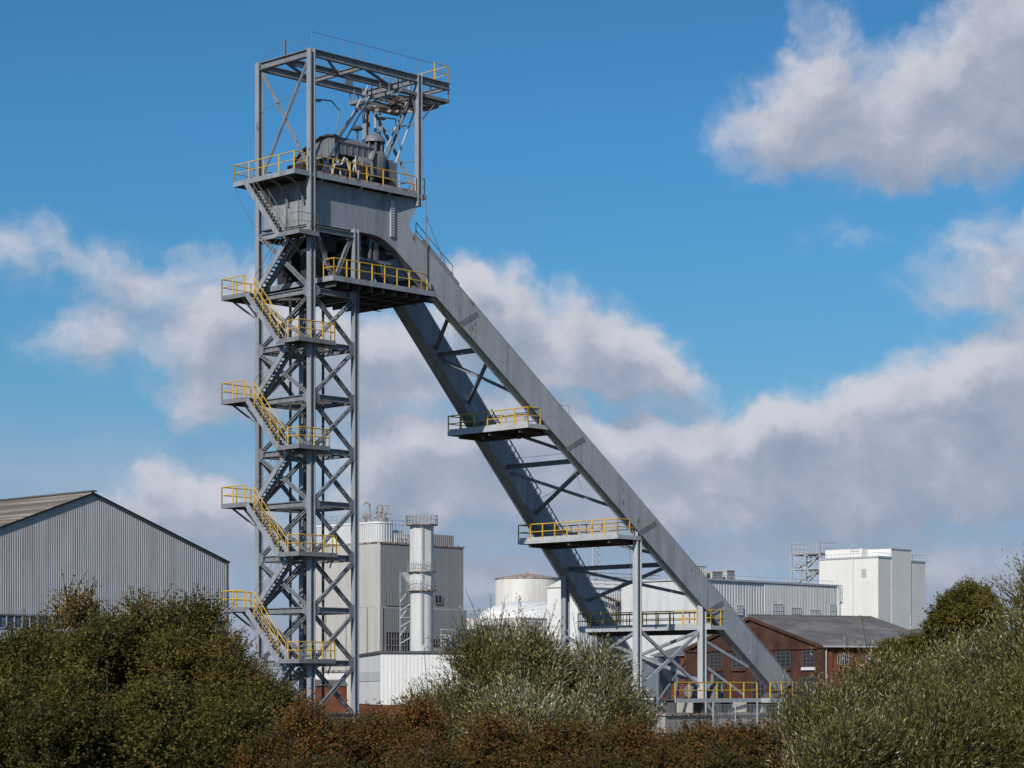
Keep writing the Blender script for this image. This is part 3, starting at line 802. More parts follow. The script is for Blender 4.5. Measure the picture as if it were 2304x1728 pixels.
# corner tower with a rounded front, clad in ribbed sheet
pl = [(.35, 13.0), (.35, 1.6)] + [(.35+1.3-1.3*cos(radians(a)), 1.6-1.3*sin(radians(a))) for a in range(15, 91, 15)] + [(2.7, .3)]
pl += [(2.7+.5*sin(radians(a)), .8-.5*cos(radians(a))) for a in (30, 60, 90)] + [(3.2, 13.0)]
m.prism([(u, v, 22.81) for u, v in pl], (0, 0, 2.75)); dr = m.build('corner_tower', M['whitecorr'], sb)
m = MB()
for (a, b_) in zip(pl[:-1], pl[1:]):
    a = Vector((*a, 0)); b_ = Vector((*b_, 0)); L = (b_-a).length; n = max(1, int(L/.42))
    for i in range(n):
        p = a.lerp(b_, (i+.5)/n); nr = (b_-a).normalized().cross(Vector((0,0,1))); nr = -nr
        m.bar(p+Vector((0,0,22.95))-nr*.0, p+Vector((0,0,25.5)), .14, .14)
m.build('ribs', M['whitecorr'], dr)
m = MB(); m.prism([(u-.1 if u < 1 else u+.08, v-.08 if v < 2 else v, 25.56) for u, v in pl], (0, 0, .22)); m.build('cap', M['white'], dr)
r = MB(); railing(r, [(.4, 12, 25.8), (.4, 1.6, 25.8), (1.6, .4, 25.8), (3.1, .5, 25.8)], 1.1, .035, .03, 1.0); railing(r, [(1.2, 1.4, 25.8), (3.2, 1.4, 25.8)], 2.3, .06, .04, .5)
rr_ = random.Random(3)
for k in range(14):
    u = .8+2.2*rr_.random(); v = .6+5*rr_.random(); h = .5+1.8*rr_.random(); r.tube((u, v, 25.7), (u+rr_.uniform(-.2,.2), v, 25.7+h), .07, 6); r.box(u-.2, u+.2, v-.1, v+.1, 25.7+h*.6, 25.7+h*.6+.15)
r.path([(1.4, 3.2, 25.7), (1.4, 3.2, 28.3), (1.0, 3.6, 28.6), (.8, 3.9, 28.2)], .12, 8)
r.build('roof_pipes', M['rustrail'], sb)
m = MB(); m.box(3.25, 5.9, .4, 10, 22.82, 24.25); corr(m, (3.25, .38), (5.9, .38), 23, const(24.3), .36, .05, (0, -1)); m.box(4.0, 6.5, 2.0, 9, 24.26, 24.9)
m.build('roof_plant_room', M['whitecorr'], sb)
m = MB(); railing(m, [(3.3, .1, 23.0), (8.0, .1, 23.0)], 1.1, .03, .025, .8); railing(m, [(3.6, 1.8, 24.9), (7.0, 1.8, 24.9)], 1.3, .03, .025, .7); m.build('roof_railing', M['rustrail'], sb)
m = MB(); m.box(7.8, 14.75, .5, 7, 22.82, 24.4); corr(m, (7.8, .48), (14.8, .48), 23.0, const(24.5), .38, .05, (0, -1)); m.build('penthouse', M['siloclad'], sb)
for (u0, u1, z0, z1) in ((10.6, 11.9, 14.9, 16.0), (1.3, 6.2, 14.45, 16.2)):
    m = MB(); m.box(u0, u1, -.13, -.085, z0, z1); wn = m.build('window', M['glass'] if u0 > 5 else M['siloclad'], sb)
    m = MB()
    n = int((u1-u0)/.5)
    for k in range(n+1): u = u0+(u1-u0)*k/n; m.box(u-.05, u+.05, -.17, -.131, z0, z1)
    m.box(u0-.05, u1+.05, -.18, -.132, z0-.1, z0-.002); m.build('frame', M['siloclad'], wn)
m = MB(); m.box(1.2, 6.6, -.34, -.3, 7.0, 10.8); wn = m.build('window', M['glass'], sb)
m = MB()
for k in range(12): m.box(1.2+.49*k-.04, 1.2+.49*k+.04, -.40, -.341, 7.0, 10.8)
for z in (7.9, 8.9, 9.8, 10.75): m.box(1.1, 6.7, -.42, -.342, z-.05, z+.05)
m.build('frame', M['siloclad'], wn)
m = MB(); m.box(7.5, 16.0, -.34, -.29, 9.1, 9.9); wn = m.build('window', M['glass'], sb)
m = MB()
for k in range(18): m.box(7.5+.5*k-.05, 7.5+.5*k+.05, -.40, -.341, 9.1, 9.9)
m.build('frame', M['siloclad'], wn)

# ---- flue stack in front of it
X_ = (949-1152)/5306*312
fs = bld('flue_stack', X_, 312.0, 'white round flue stack with ring platforms in front of the grey silo building', 'chimney')
m = MB()
m.lathe((0,0,0), [(1.54, 0), (1.54, 16.1), (1.50, 16.1)], 36); m.build('lower_shaft', M['stack'], fs)
m = MB(); m.lathe((0,0,0), [(1.58, 15.9), (1.58, 24.6), (0, 24.65)], 8, False, radians(8)); m.lathe((0,0,0), [(1.60, 18.4), (1.60, 18.55)], 8, False, radians(8)); m.lathe((0,0,0), [(1.6, 21.6), (1.6, 21.7)], 8, False, radians(8)); m.build('upper_shaft', M['stack'], fs)
for (z, rad, h) in ((24.75, 2.15, 1.15), (18.55, 1.95, 1.15), (16.05, 2.05, 1.15)):
    o = part_empty('ring_platform', fs)
    d = MB(); d.lathe((0,0,z), [(1.4, -.12), (rad, -.12), (rad, 0), (1.4, 0)], 28, False); d.build('deck', M['rustrail'], o)
    r = MB(); n = 26; ring = [Vector((rad*.97*cos(2*pi*i/n), rad*.97*sin(2*pi*i/n), z)) for i in range(n+1)]
    for p, q in zip(ring[:-1], ring[1:]): railing(r, [p, q], h, .032, .028, 2)
    r.build('railing', M['rustrail'] if z > 20 else M['pale'], o)
m = MB()
for dx in (-.22, .22): m.bar((-1.2+dx, -1.35, 9), (-1.2+dx, -1.35, 24.6), .06, .06)
for k in range(50): m.bar((-1.42, -1.35, 9.2+.3*k), (-.98, -1.35, 9.2+.3*k), .04, .04)
for k in range(6): m.bar((-2.4, 1.6, 9.0+1.1*k), (-1.0-.9*(k % 2), .4+.6*(k % 2), 10.1+1.1*k), .10, .12)
m.prism([(-2.6, 1.2, 18.4), (-1.3, .9, 18.4), (-1.3, .9, 16.6)], (.1, .5, 0)); m.bar((-2.9, 1.0, 12.4), (-1.2, .6, 12.45), .08, .1); m.bar((-2.4, 1.6, 8), (-2.4, 1.6, 18.4), .08, .08)
m.tube((.0, .2, 24.6), (.0, .2, 26.4), .1, 8)
m.build('ladder', M['pale'], fs)

# ---- white low warehouse on a brick plinth
ww = bld('white_warehouse', -14.62, 262.0, 'low bright white clad warehouse with a dark roof edge, beside the shaft foot', 'warehouse', radians(9))
m = MB(); m.box(.02, 19, .02, 32, 1.2, 6.95); m.build('wall', M['white'], ww)
m = MB(); corr(m, (0, 0), (19, 0), 1.22, const(6.93), .42, .02, (0, -1)); m.build('cladding', M['white'], ww)
m = MB(); corr(m, (0, 32), (0, 0), 1.22, const(6.93), .5, .025, (-1, 0)); m.box(-.07, -.04, .03, 31.8, 3.9, 5.0); m.build('end_cladding', M['whitecorr'], ww)
m = MB(); m.box(-.2, 19.2, -.2, 32.2, 6.96, 7.22); m.build('roof', M['trim'], ww)
m = MB(); m.box(.05, 18.95, .05, 31.9, 0, 1.2); m.build('brick_plinth', M['brick'], ww)
bo = bld('brick_outbuilding', -19.9, 236.0, 'low red brick outbuilding seen through the foot of the shaft tower', 'building', radians(9))
m = MB(); m.box(0, 3.4, 0, 6, 0, 3.3); m.build('wall', M['brick'], bo)
m = MB(); m.prism([(-.1, -.15, 3.31), (-.1, 6.1, 3.31), (-.1, 3, 3.95)], (3.6, 0, 0)); m.build('roof', M['slate'], bo)
wl = bld('white_lean_to', -21.6, 250.0, 'small white flat roofed store behind the shaft tower and above the brick outbuilding', 'building', radians(9))
m = MB(); m.box(0, 4.2, 0, 9, 0, 4.75); m.build('wall', M['white'], wl)
m = MB(); m.box(-.12, 4.35, -.12, 9.1, 4.76, 4.98); m.build('roof', M['rustrail'], wl)

# ---- storage tank
tk = bld('storage_tank', 2.71, 400.0, 'round cream storage tank with a shallow cone roof beyond the domed store', 'tank', 0.0)
m = MB(); m.lathe((0,0,0), [(5.6, 0), (5.6, 21.7)], 64); m.build('shell', M['tank'], tk)
m = MB(); m.lathe((0,0,0), [(5.7, 21.5), (5.7, 21.75), (5.5, 21.8), (1.6, 22.4), (0, 22.5)], 64); m.box(-.6, 1.0, -.5, .5, 22.3, 22.75); m.build('cone_roof', M['rustrail'], tk)
m = MB()
for z in (7, 12, 17): m.lathe((0,0,0), [(5.61, z), (5.66, z+.05), (5.61, z+.12)], 64)
m.box(-2.3, -1.2, -5.6, -4.9, 17.2, 18.6); m.build('stiffening_rings', M['tank'], tk)

# ---- domed store, corrugated walls with a low white dome
ds = bld('domed_store', 1.35, 345.0, 'low white store with a smooth shallow dome roof in front of the round tank', 'building')
m = MB(); m.box(.05, 24, .05, 13.4, 0, 13.3); m.build('wall', M['whitecorr'], ds)
m = MB(); corr(m, (0, 0), (24, 0), 0, const(13.3), .5, .07, (0, -1)); corr(m, (0, 13.4), (0, 0), 0, const(13.3), .5, .07, (-1, 0)); m.build('cladding', M['whitecorr'], ds)
m = MB(); m.box(-.12, 24.1, -.12, 13.5, 13.31, 13.5); m.build('eaves_trim', M['tank'], ds)
m = MB(); n = 48; mm_ = 10
vs = []
for j in range(mm_+1):
    a = (pi/2)*j/mm_
    for i in range(n): vs.append((9.0+9.2*cos(a)*cos(2*pi*i/n), 6.7+6.4*cos(a)*sin(2*pi*i/n), 13.5+2.75*sin(a)))
m.add(vs, [(j*n+i, j*n+(i+1) % n, (j+1)*n+(i+1) % n, (j+1)*n+i) for j in range(mm_) for i in range(n)], True)
m.build('dome', M['white'], ds)
m = MB(); railing(m, [(.2, 13.2, 13.5), (.2, 7, 13.5)], 1.2, .03, .03, 1.0); m.path([(1.0, 3, 14.4), (6, 1.0, 15.6), (12, 3, 16.2)], .03, 4); m.box(-.2, .0, 3.0, 3.3, 5, 13.0); m.build('roof_railing', M['rustrail'], ds)
m = MB(); m.box(-.14, -.09, 2.0, 9.4, 7.5, 11.4); m.build('door_panel', M['pale'], ds)

# ---- pipe rack
pr = bld('pipe_rack', -7.6, 322.0, 'silvery open pipe rack of thin frames standing by the domed store', 'pipe rack')
m = MB(); rr_ = random.Random(9)
for u in range(8):
    for v in (0, 1.5, 3.0):
        m.bar((u*.85, v, 0), (u*.85, v, 11.2+.8*rr_.random()-(.4*u)), .10, .10)
for z in (8.6, 9.4, 10.2, 11.0):
    for v in (0, 3.0): m.bar((-.3, v, z), (6.2, v, z), .09, .09)
    for u in range(0, 8, 2): m.bar((u*.85, -.1, z+.2), (u*.85, 3.1, z+.2), .08, .08)
m.build('frame', M['pale'], pr)
m = MB()
for k in range(7): m.tube((-.5, .4*k, 8.3+.35*(k % 4)), (6.6, .4*k, 8.3+.35*(k % 4)), .13, 8)
m.lathe((.6, -.3, 8.4), [(0, 0), (.4, 0), (.42, 2.3), (.2, 2.7), (0, 2.75)], 12)
m.path([(-2.4, 1, 8.4), (-1.0, .6, 7.8), (2, .4, 8.5), (4, -.3, 7.9)], .07, 6)
m.build('pipes', M['pale'], pr)
m = MB()
for k in range(6): m.box(-.4+1.1*k, .1+1.1*k, 3.4, 4.2, 0, 7.6+.5*(k % 3))
m.build('dark_vessels', M['under'], pr)

# ---- process hall seen between the two inclined legs
ph = bld('process_hall', 9.26, 332.0, 'white sheeted process hall with roof pipework seen between the two inclined legs', 'building')
m = MB(); m.box(.05, 20, .05, 6, 0, 17.4); m.build('wall', M['white'], ph)
m = MB(); corr(m, (0, 0), (20, 0), 0, const(17.4), .5, .05, (0, -1)); m.build('cladding', M['white'], ph)
m = MB(); m.prism([(-.15, -.2, 17.41), (-.15, 6.2, 17.41), (-.15, 3, 18.5)], (20.3, 0, 0)); m.build('roof', M['tank'], ph)
m = MB(); rr_ = random.Random(21)
for k in range(9): m.tube((3+2*k, 1.2, 17.5), (3+2*k, 1.2, 19.6), .06, 6)
for z in (18.6, 19.1, 19.6): m.tube((3, 1.2, z), (19, 1.2, z), .05, 6)
for k in range(26): m.bar((6+.45*k, -.5, 12.5), (6+.45*k, -.5, 16.0+.6*sin(k*.4)), .06, .06)
for z in (12.6, 13.6, 14.6, 15.6): m.bar((5.8, -.5, z), (17.6, -.5, z+.1), .07, .07)
m.path([(3.0, -.6, 16.6), (8, -.7, 15.4), (13, -.8, 14.2), (17, -.8, 12.0)], .22, 8)
m.build('roof_pipework', M['rustrail'], ph)
m = MB(); m.box(9.4, 10.0, -.6, -.05, 6, 15.8); m.box(12.2, 12.6, -.6, -.05, 6, 14.5); m.box(7.8, 8.4, -.4, -.05, 13.0, 15.4); m.build('duct', M['rustrail'], ph)
lm = MB()
for (u, v) in ((7.6, 4), (9.0, 4), (7.6, 5.4), (9.0, 5.4)): lm.bar((u, v, 17), (u, v, 24.2), .09, .09)
for k in range(7):
    z = 17.6+.95*k; lm.bar((7.6, 4, z), (9.0, 4, z+.9), .05, .05); lm.bar((9.0, 4, z), (7.6, 4, z+.9), .05, .05); lm.bar((7.6, 4, z), (9.0, 4, z), .06, .06); lm.bar((9.0, 4, z), (9.0, 5.4, z), .06, .06)
lm.build('lattice_mast', M['pale'], ph)

# ---- grey white corrugated hall at the right
ch = bld('corrugated_hall', 23.58, 300.0, 'long pale grey corrugated hall with a flat roof edge behind the brick building', 'building')
m = MB(); m.box(.05, 29.4, .05, 13, 0, 16.9); m.build('wall', M['whitecorr'], ch)
m = MB()
corr(m, (0, 0), (13.4, 0), 0, const(16.85), .55, .05, (0, -1)); corr(m, (13.4, -.06), (29.4, -.06), 0, const(16.85), .34, .09, (0, -1)); m.build('cladding', M['whitecorr'], ch)
m = MB(); m.box(-.15, 29.6, -.24, 13, 16.9, 17.15); m.build('roof_edge', M['pale'], ch)
for (u, z0, z1, w_u) in ((15.2, 11.6, 14.2, 2.1), (19.2, 11.6, 13.8, 2.0), (23.2, 11.6, 13.6, 2.2), (27.6, 12.0, 14.4, 1.3), (7.6, 12.6, 13.8, 1.3)):
    m = MB(); m.box(u, u+w_u, -.21, -.17, z0, z1); wn = m.build('window', M['pale'], ch)
    m = MB()
    for k in range(5): m.box(u+w_u*k/4-.03, u+w_u*k/4+.03, -.25, -.211, z0, z1)
    for k in range(4): m.box(u, u+w_u, -.26, -.212, z0+(z1-z0)*k/3-.03, z0+(z1-z0)*k/3+.03)
    m.build('frame', M['whitecorr'], wn)
m = MB(); m.tube((29.7, -.3, 0), (29.7, -.3, 17), .14, 8); m.box(29.5, 30.1, -.5, -.2, 14.6, 14.9); railing(m, [(29.7, -.1, 15.0), (30.5, -.1, 15.0)], 2.1, .05, .04, .6)
m.build('downpipe', M['pale'], ch)
m = MB(); railing(m, [(4.5, .3, 17.15), (29, .3, 17.15)], .5, .025, .025, .8, False); m.build('roof_rail', M['pale'], ch)
def unit(u, w, d, h, label, legs=False):
    p = Vector((23.58, 300.0, 0)) + EU*u + EV*2.0
    o = empty('rooftop_unit', (p.x, p.y, 17.15), GRID_TURN, label, 'cooling unit', 'plant units on the corrugated hall roof')
    m = MB(); m.box(0, w, 0, d, .15, h); m.box(-.08, w+.08, -.08, d+.08, h, h+.1); m.box(.1, .3, .1, d-.1, 0, .15); m.box(w-.3, w-.1, .1, d-.1, 0, .15)
    b_ = m.build('casing', M['stone'], o)
    m = MB()
    n = int(w/.35)
    for k in range(n+1): m.box(w*k/n-.03, w*k/n+.03, -.06, -.002, .2, h-.05)
    for k in range(3): m.box(0, w, -.05, -.003, .3+(h-.4)*k/2, .36+(h-.4)*k/2)
    m.build('grille', M['brace'] if legs else M['tank'], o)
unit(.2, 3.9, 3.0, 1.6, 'largest slatted plant unit on the corrugated hall roof, nearest the leg')
unit(5.4, 2.0, 2.0, 1.0, 'low middle plant unit on the corrugated hall roof', True)
unit(8.4, 1.5, 1.8, 1.25, 'small square plant unit furthest along the corrugated hall roof', True)

# ---- cream tower block
ct = bld('cream_tower', 65.22, 420.0, 'tall cream clad plant tower with stepped roof beside the open steel frame', 'building')
m = MB(); m.box(0, 10.05, 0, 13, 0, 26.6); m.box(10.05, 14.6, .06, 13, 0, 26.2); m.build('wall', M['cream'], ct)
m = MB(); m.box(3.9, 10.0, -.05, 9, 26.61, 28.15); m.box(3.95, 10.06, -.05, .0, 0, 26.61); m.build('upper_block', M['white'], ct)
m = MB(); m.box(2.0, 6.5, 5.0, 13.2, 26.63, 28.3); m.build('penthouse', M['cream'], ct)
m = MB(); m.box(-.1, 3.9, -.1, .0, 26.4, 26.72); m.box(-.12, .0, .0, 13.1, 26.4, 26.73); m.box(10.06, 14.7, -.05, .06, 26.0, 26.3); m.box(3.85, 10.1, -.14, -.05, 28.0, 28.25); m.build('roof_trim', M['pale'], ct)
m = MB(); railing(m, [(.2, 12.8, 26.7), (.2, .2, 26.7), (3.8, .2, 26.7)], .6, .04, .04, .6, False); railing(m, [(10.3, .3, 26.3), (14.4, .3, 26.3)], 1.0, .04, .04, .7); railing(m, [(.6, 7, 28.3), (.6, 5.2, 28.3)], 1, .04, .04, .7); m.build('roof_railing', M['pale'], ct)
m = MB(); m.box(-.06, .0, 5.4, 5.48, 0, 26.4); m.box(-.05, -.0, 2.6, 3.6, 23.0, 24.5); m.build('panel_seam', M['stone'], ct)
m = MB(); m.box(-.9, -.0, 3.4, 4.6, 0, 14.9); m.build('duct', M['pale'], ct)

# ---- open steel frame tower beside it
X_ = (1845-1152)/5306*434
st = bld('steel_frame_tower', X_, 434.0, 'open pale steel stair frame standing against the cream tower', 'frame tower')
m = MB(); Wd, Dp = .6, 6.6
Wd = 4.5
for u in (0, Wd):
    for v in (0, Dp/2, Dp): m.bar((u, v, 0), (u, v, 28.2), .26, .26)
for k in range(10):
    z = 3.2 + 2.75*k
    if z > 28.3: break
    for u in (0, Wd): m.bar((u, 0, z), (u, Dp, z), .18, .25)
    for v in (0, Dp/2, Dp): m.bar((0, v, z), (Wd, v, z), .18, .25)
    for v0 in (0, Dp/2):
        for u in (0, Wd): m.bar((u, v0, z), (u, v0+Dp/2, z-2.7), .12, .14)
    m.bar((1.0, .2, z), (1.0, Dp-.2, z-2.7), .7, .25); m.bar((2.6, Dp-.2, z), (2.6, .2, z-1.4), .7, .25)
    m.bar((-.02, .2, z-1.2), (-.02, Dp-.2, z-1.2), .06, .06); m.box(.3, 4.2, .3, 2.4, z-.2, z-.12); m.bar((0, Dp-.1, z), (0, Dp/2+.1, z-2.7), .12, .14); m.bar((0, Dp/2-.1, z), (0, .1, z-2.7), .1, .12)
m.build('frame', M['pale'], st)
m = MB(); m.box(-.15, Wd+.15, -.15, Dp+.15, 27.9, 28.05); m.build('deck', M['rustrail'], st)
m = MB(); railing(m, [(Wd, 0, 28.05), (0, 0, 28.05), (0, Dp, 28.05), (Wd, Dp, 28.05)], 1.9, .06, .05, .8); m.build('railing', M['pale'], st)

# ---- brick engine house with slate roof
bh = bld('brick_building', 27.04, 205.0, 'red brick engine house with a shade-toned gable and slate pitched roof behind the leg foot', 'building', radians(25))
BL, BW, BA, BE = 12.7, 24.4, 9.55, 6.75
m = MB(); m.prism([(0, 0, 0), (0, 0, BE), (0, BW/2, BA), (0, BW, BE), (0, BW, 0)], (.4, 0, 0)); m.build('gable_wall', M['shadebrick'], bh)
m = MB(); m.prism([(.4, .0, 0), (.4, .0, BE-.01), (.4, BW/2, BA-.01), (.4, BW, BE-.01), (.4, BW, 0)], (BL-.4, 0, 0)); m.build('wall', M['brick'], bh)
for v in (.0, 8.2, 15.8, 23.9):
    m = MB(); m.box(-.12, -.002, v, v+.55, 0, 6.45); m.build('pilaster', M['shadebrick'], bh)
for u in (.41, 6.0, 12.2):
    m = MB(); m.box(u, u+.5, -.12, -.002, 0, 6.3); m.build('pilaster', M['brick'], bh)
m = MB(); m.box(-.13, -.003, .6, 23.8, 6.5, 6.68); m.build('string_course', M['shadebrick'], bh)
m = MB(); m.bar((-.10, -.1, BE-.12), (-.10, BW/2, BA-.08), .22, .26); m.bar((-.101, BW+.1, BE-.12), (-.10, BW/2, BA-.08), .22, .26); m.build('verge', M['shadebrick'], bh)
m = MB(); m.prism([(-.22, -.38, BE-.02), (-.22, BW/2, BA+.07), (-.22, BW+.38, BE-.02), (-.22, BW+.38, BE+.10), (-.22, BW/2, BA+.20), (-.22, -.38, BE+.10)], (BL+.5, 0, 0)); rf = m.build('roof', M['slate'], bh)
m = MB(); m.bar((-.25, BW/2, BA+.24), (BL+.3, BW/2, BA+.24), .35, .1); m.bar((BL+.2, -.3, BE+.18), (BL+.2, BW/2, BA+.26), .16, .12); m.bar((2.2, -.3, BE+.13), (2.2, BW/2, BA+.22), .12, .07); m.build('ridge', M['slate'], rf)
m = MB(); m.bar((-.2, -.42, BE-.06), (BL+.25, -.42, BE-.06), .16, .14); m.tube((.2, -.2, 0), (.2, -.2, 6.7), .06, 8); m.build('gutter', M['pale'], bh)
m = MB()
m.prism([(BL+.01, .05, 0), (BL+.01, .05, 6.7), (BL+.01, 9.0, 8.3), (BL+.01, 9.0, 0)], (16, 0, 0)); m.build('extension_wall', M['brick'], bh)
m = MB(); m.prism([(BL+.3, -.33, 6.74), (BL+.3, 9.1, 8.42), (BL+.3, 9.1, 8.54), (BL+.3, -.33, 6.86)], (16, 0, 0)); m.build('extension_roof', M['slate'], bh)
m = MB(); m.bar((BL+.3, -.38, 6.68), (BL+16.2, -.38, 6.68), .16, .14); m.build('gutter', M['pale'], bh)
def bwin(face, a0, a1, z0, z1, framemat, sill=None, n=3, rows=4):
    base = 'shadebrick' if face == 'v' else 'brick'
    o = MB()
    if face == 'v': o.box(-.03, -.004, a0, a1, z0, z1)
    else: o.box(a0, a1, -.03, -.004, z0, z1)
    wn = o.build('window', M['glass'], bh)
    f = MB()
    def bx(x0, x1, zz0, zz1, d):
        if face == 'v': f.box(-d, -.031, x0, x1, zz0, zz1)
        else: f.box(x0, x1, -d, -.031, zz0, zz1)
    hw = .04 if face == 'v' else .024
    for k in range(n+1): c = a0+(a1-a0)*k/n; bx(c-hw, c+hw, z0, z1, .07)
    for k in range(rows+1): c = z0+(z1-z0)*k/rows; bx(a0, a1, c-hw*.7, c+hw*.7, .065)
    f.build('frame', M[framemat], wn)
    s_ = MB()
    if face == 'v': s_.box(-.16, -.002, a0-.15, a1+.15, z0-.30, z0-.045)
    else: s_.box(a0-.12, a1+.12, -.16, -.002, z0-.24, z0-.045)
    s_.build('sill', M[sill or base], wn)
    l_ = MB()
    if face == 'v': l_.box(-.05, -.003, a0-.2, a1+.2, z1+.05, z1+.4)
    else: l_.box(a0-.12, a1+.12, -.05, -.003, z1+.05, z1+.35)
    l_.build('lintel', M[base], wn)
bwin('v', 5.3, 7.7, 4.95, 6.35, 'trim'); bwin('v', 1.4, 3.2, 4.95, 6.35, 'trim', 'white'); bwin('v', 1.35, 3.3, 2.3, 4.0, 'trim', None, 3, 5)
bwin('v', 9.6, 11.9, 4.95, 6.35, 'trim'); bwin('v', 13.2, 15.4, 4.95, 6.35, 'trim'); bwin('v', 17.4, 19.6, 4.95, 6.35, 'trim'); bwin('v', 9.6, 11.9, 2.0, 4.0, 'trim'); bwin('v', 17.4, 19.6, 2.0, 4.0, 'trim')
bwin('u', 1.46, 2.62, 5.15, 5.98, 'pale', None, 5, 2); bwin('u', 4.4, 5.5, 5.15, 5.98, 'pale', None, 5, 2); bwin('u', 8.0, 9.2, 5.15, 5.98, 'pale', None, 5, 2)
m = MB(); m.box(3.0, 9.0, BW+.01, BW+12, 0, 6.3); m.build('annexe_wall', M['brick'], bh)
m = MB(); m.prism([(2.7, BW+.02, 6.31), (2.7, BW+12.2, 6.31), (6.0, BW+12.2, 7.3), (6.0, BW+.02, 7.3)], (0, 0, .1)); m.prism([(6.0, BW+.02, 7.3), (6.0, BW+12.2, 7.3), (9.3, BW+12.2, 6.31), (9.3, BW+.02, 6.31)], (0, 0, .1)); m.build('annexe_roof', M['slate'], bh)
m = MB()
a, b_, z = BL+2.2, BL+8.2, 8.5
railing(m, [(a, 8.4, z), (b_, 8.4, z)], 1.3, .045, .04, 1.5)
k = 0; u = a
while u < b_-.5: m.bar((u, 8.4, z+.05), (u+.75, 8.4, z+1.3), .04, .04); m.bar((u+.75, 8.4, z+.05), (u, 8.4, z+1.3), .035, .035); u += 1.5
m.build('roof_guard', M['pale'], bh)

# ---- hopper and things round the base, seen under the legs
def hfp(u, v): p = Vector(HF0) + EU*u + EV*v; return p
p = hfp(36.0, 3.0)
hp = bld('ore_hopper', p.x, p.y, 'blue grey tapering steel hopper standing beneath the lowest leg platform', 'hopper')
m = MB()
m.add([(-1.2,-1.2,4.9), (1.2,-1.2,4.9), (1.2,1.2,4.9), (-1.2,1.2,4.9), (-.45,-.45,2.4), (.45,-.45,2.4), (.45,.45,2.4), (-.45,.45,2.4)],
      [(0,1,5,4), (1,2,6,5), (2,3,7,6), (3,0,4,7), (4,5,6,7), (3,2,1,0)])
m.box(-1.25, 1.25, -1.25, 1.25, 4.91, 5.3); m.build('bin', M['hopper'], hp)
m = MB()
for a in (-1.1, 1.1):
    for b_ in (-1.1, 1.1): m.bar((a, b_, 0), (a, b_, 4.89), .16, .16)
m.bar((-1.5, -1.5, 2.2), (1.5, -1.5, 4.9), .12, .12); m.build('frame', M['hopper'], hp)
p = hfp(29.0, 4.5)
cv = bld('pipe_bridge', p.x, p.y, 'pale blue horizontal pipe on trestles running behind the upright leg posts', 'pipe bridge')
m = MB(); m.tube((-3, 0, 3.9), (13, 0, 3.9), .16, 10); m.tube((-3, .5, 3.5), (13, .5, 3.5), .1, 8); m.build('pipe', M['hopper'], cv)
m = MB()
for u in (-2, 2, 6, 10): m.bar((u, -.2, 0), (u, -.2, 3.7), .14, .14); m.bar((u, .8, 0), (u, .8, 3.4), .14, .14); m.bar((u, -.4, 3.3), (u, 1.0, 3.3), .12, .16)
m.build('trestles', M['pale'], cv)
p = hfp(36.0, -1.5)
pu = bld('pump_set', p.x, p.y, 'dark grey pump and motor set on a plinth behind the yellow base walkway', 'machine')
m = MB(); m.box(-2.2, 2.2, -.8, .8, 1.2, 2.3); m.build('plinth', M['concrete'], pu)
m = MB(); m.tube((-1.6, 0, 2.85), (-.3, 0, 2.85), .5, 14); m.tube((-.3, 0, 2.85), (.4, 0, 2.85), .2, 10); m.lathe((1.0, 0, 2.3), [(0, 0), (.6, .0), (.62, .9), (.3, 1.2), (0, 1.2)], 16); m.path([(1.0, 0, 3.4), (1.0, 0, 4.0), (2.4, .3, 4.0), (2.4, .3, 2.3)], .14, 8); m.build('motor', M['machine'], pu)

# concrete substructure and its mesh fence
p = hfp(27.0, -5.0)
cb = bld('concrete_base', p.x, p.y, 'pale concrete plinth wall carrying the feet of the inclined legs', 'plinth')
m = MB(); m.box(0, 16.8, -.6, 14.5, 0, 1.15); m.build('wall', M['concrete'], cb)
m = MB(); m.box(-.1, 16.9, -.72, 14.6, 1.153, 1.315); m.build('coping', M['rustrail'], cb)
m = MB(); m.box(11.0, 16.6, -.3, 2.4, 1.32, 2.18); m.build('bearing_block', M['concrete'], cb)
m = MB(); m.box(11.0, 16.6, 11.6, 14.2, 1.32, 2.18); m.build('bearing_block', M['concrete'], cb)
p = hfp(29.0, -8.2)
fe = bld('mesh_fence', p.x, p.y, 'thin wire mesh fence in front of the concrete plinth at the leg foot', 'fence')
m = MB()
for k in range(8): m.bar((2.4*k, 0, 0), (2.4*k, 0, 2.1), .07, .07)
m.build('posts', M['pale'], fe)
m = MB()
for k in range(113): m.bar((.15*k, 0, .05), (.15*k, 0, 1.95), .012, .012)
for k in range(7): m.bar((0, 0, .1+.3*k), (16.8, 0, .1+.3*k), .014, .014)
m.build('mesh', M['pale'], fe)
# ------------------------------------------------------------------ vegetation
def unitv(a): return a / np.maximum(np.linalg.norm(a, axis=-1, keepdims=True), 1e-9)

def mesh_quads(name, P, tint, mat, parent):
    """P: (n,4,3) leaf quads"""
    n = len(P)
    me = bpy.data.meshes.new(name)
    me.vertices.add(n*4); me.vertices.foreach_set('co', P.reshape(-1).astype(np.float32))
    me.loops.add(n*4); me.loops.foreach_set('vertex_index', np.arange(n*4, dtype=np.int32))
    me.polygons.add(n); me.polygons.foreach_set('loop_start', np.arange(0, n*4, 4, dtype=np.int32))
    try: me.polygons.foreach_set('loop_total', np.full(n, 4, dtype=np.int32))
    except Exception: pass
    at = me.attributes.new('tint', 'FLOAT', 'POINT'); at.data.foreach_set('value', np.repeat(tint, 4).astype(np.float32))
    me.materials.append(mat); me.update(calc_edges=True); me.validate()
    o = bpy.data.objects.new(name, me); COL.objects.link(o); o.parent = parent
    return o

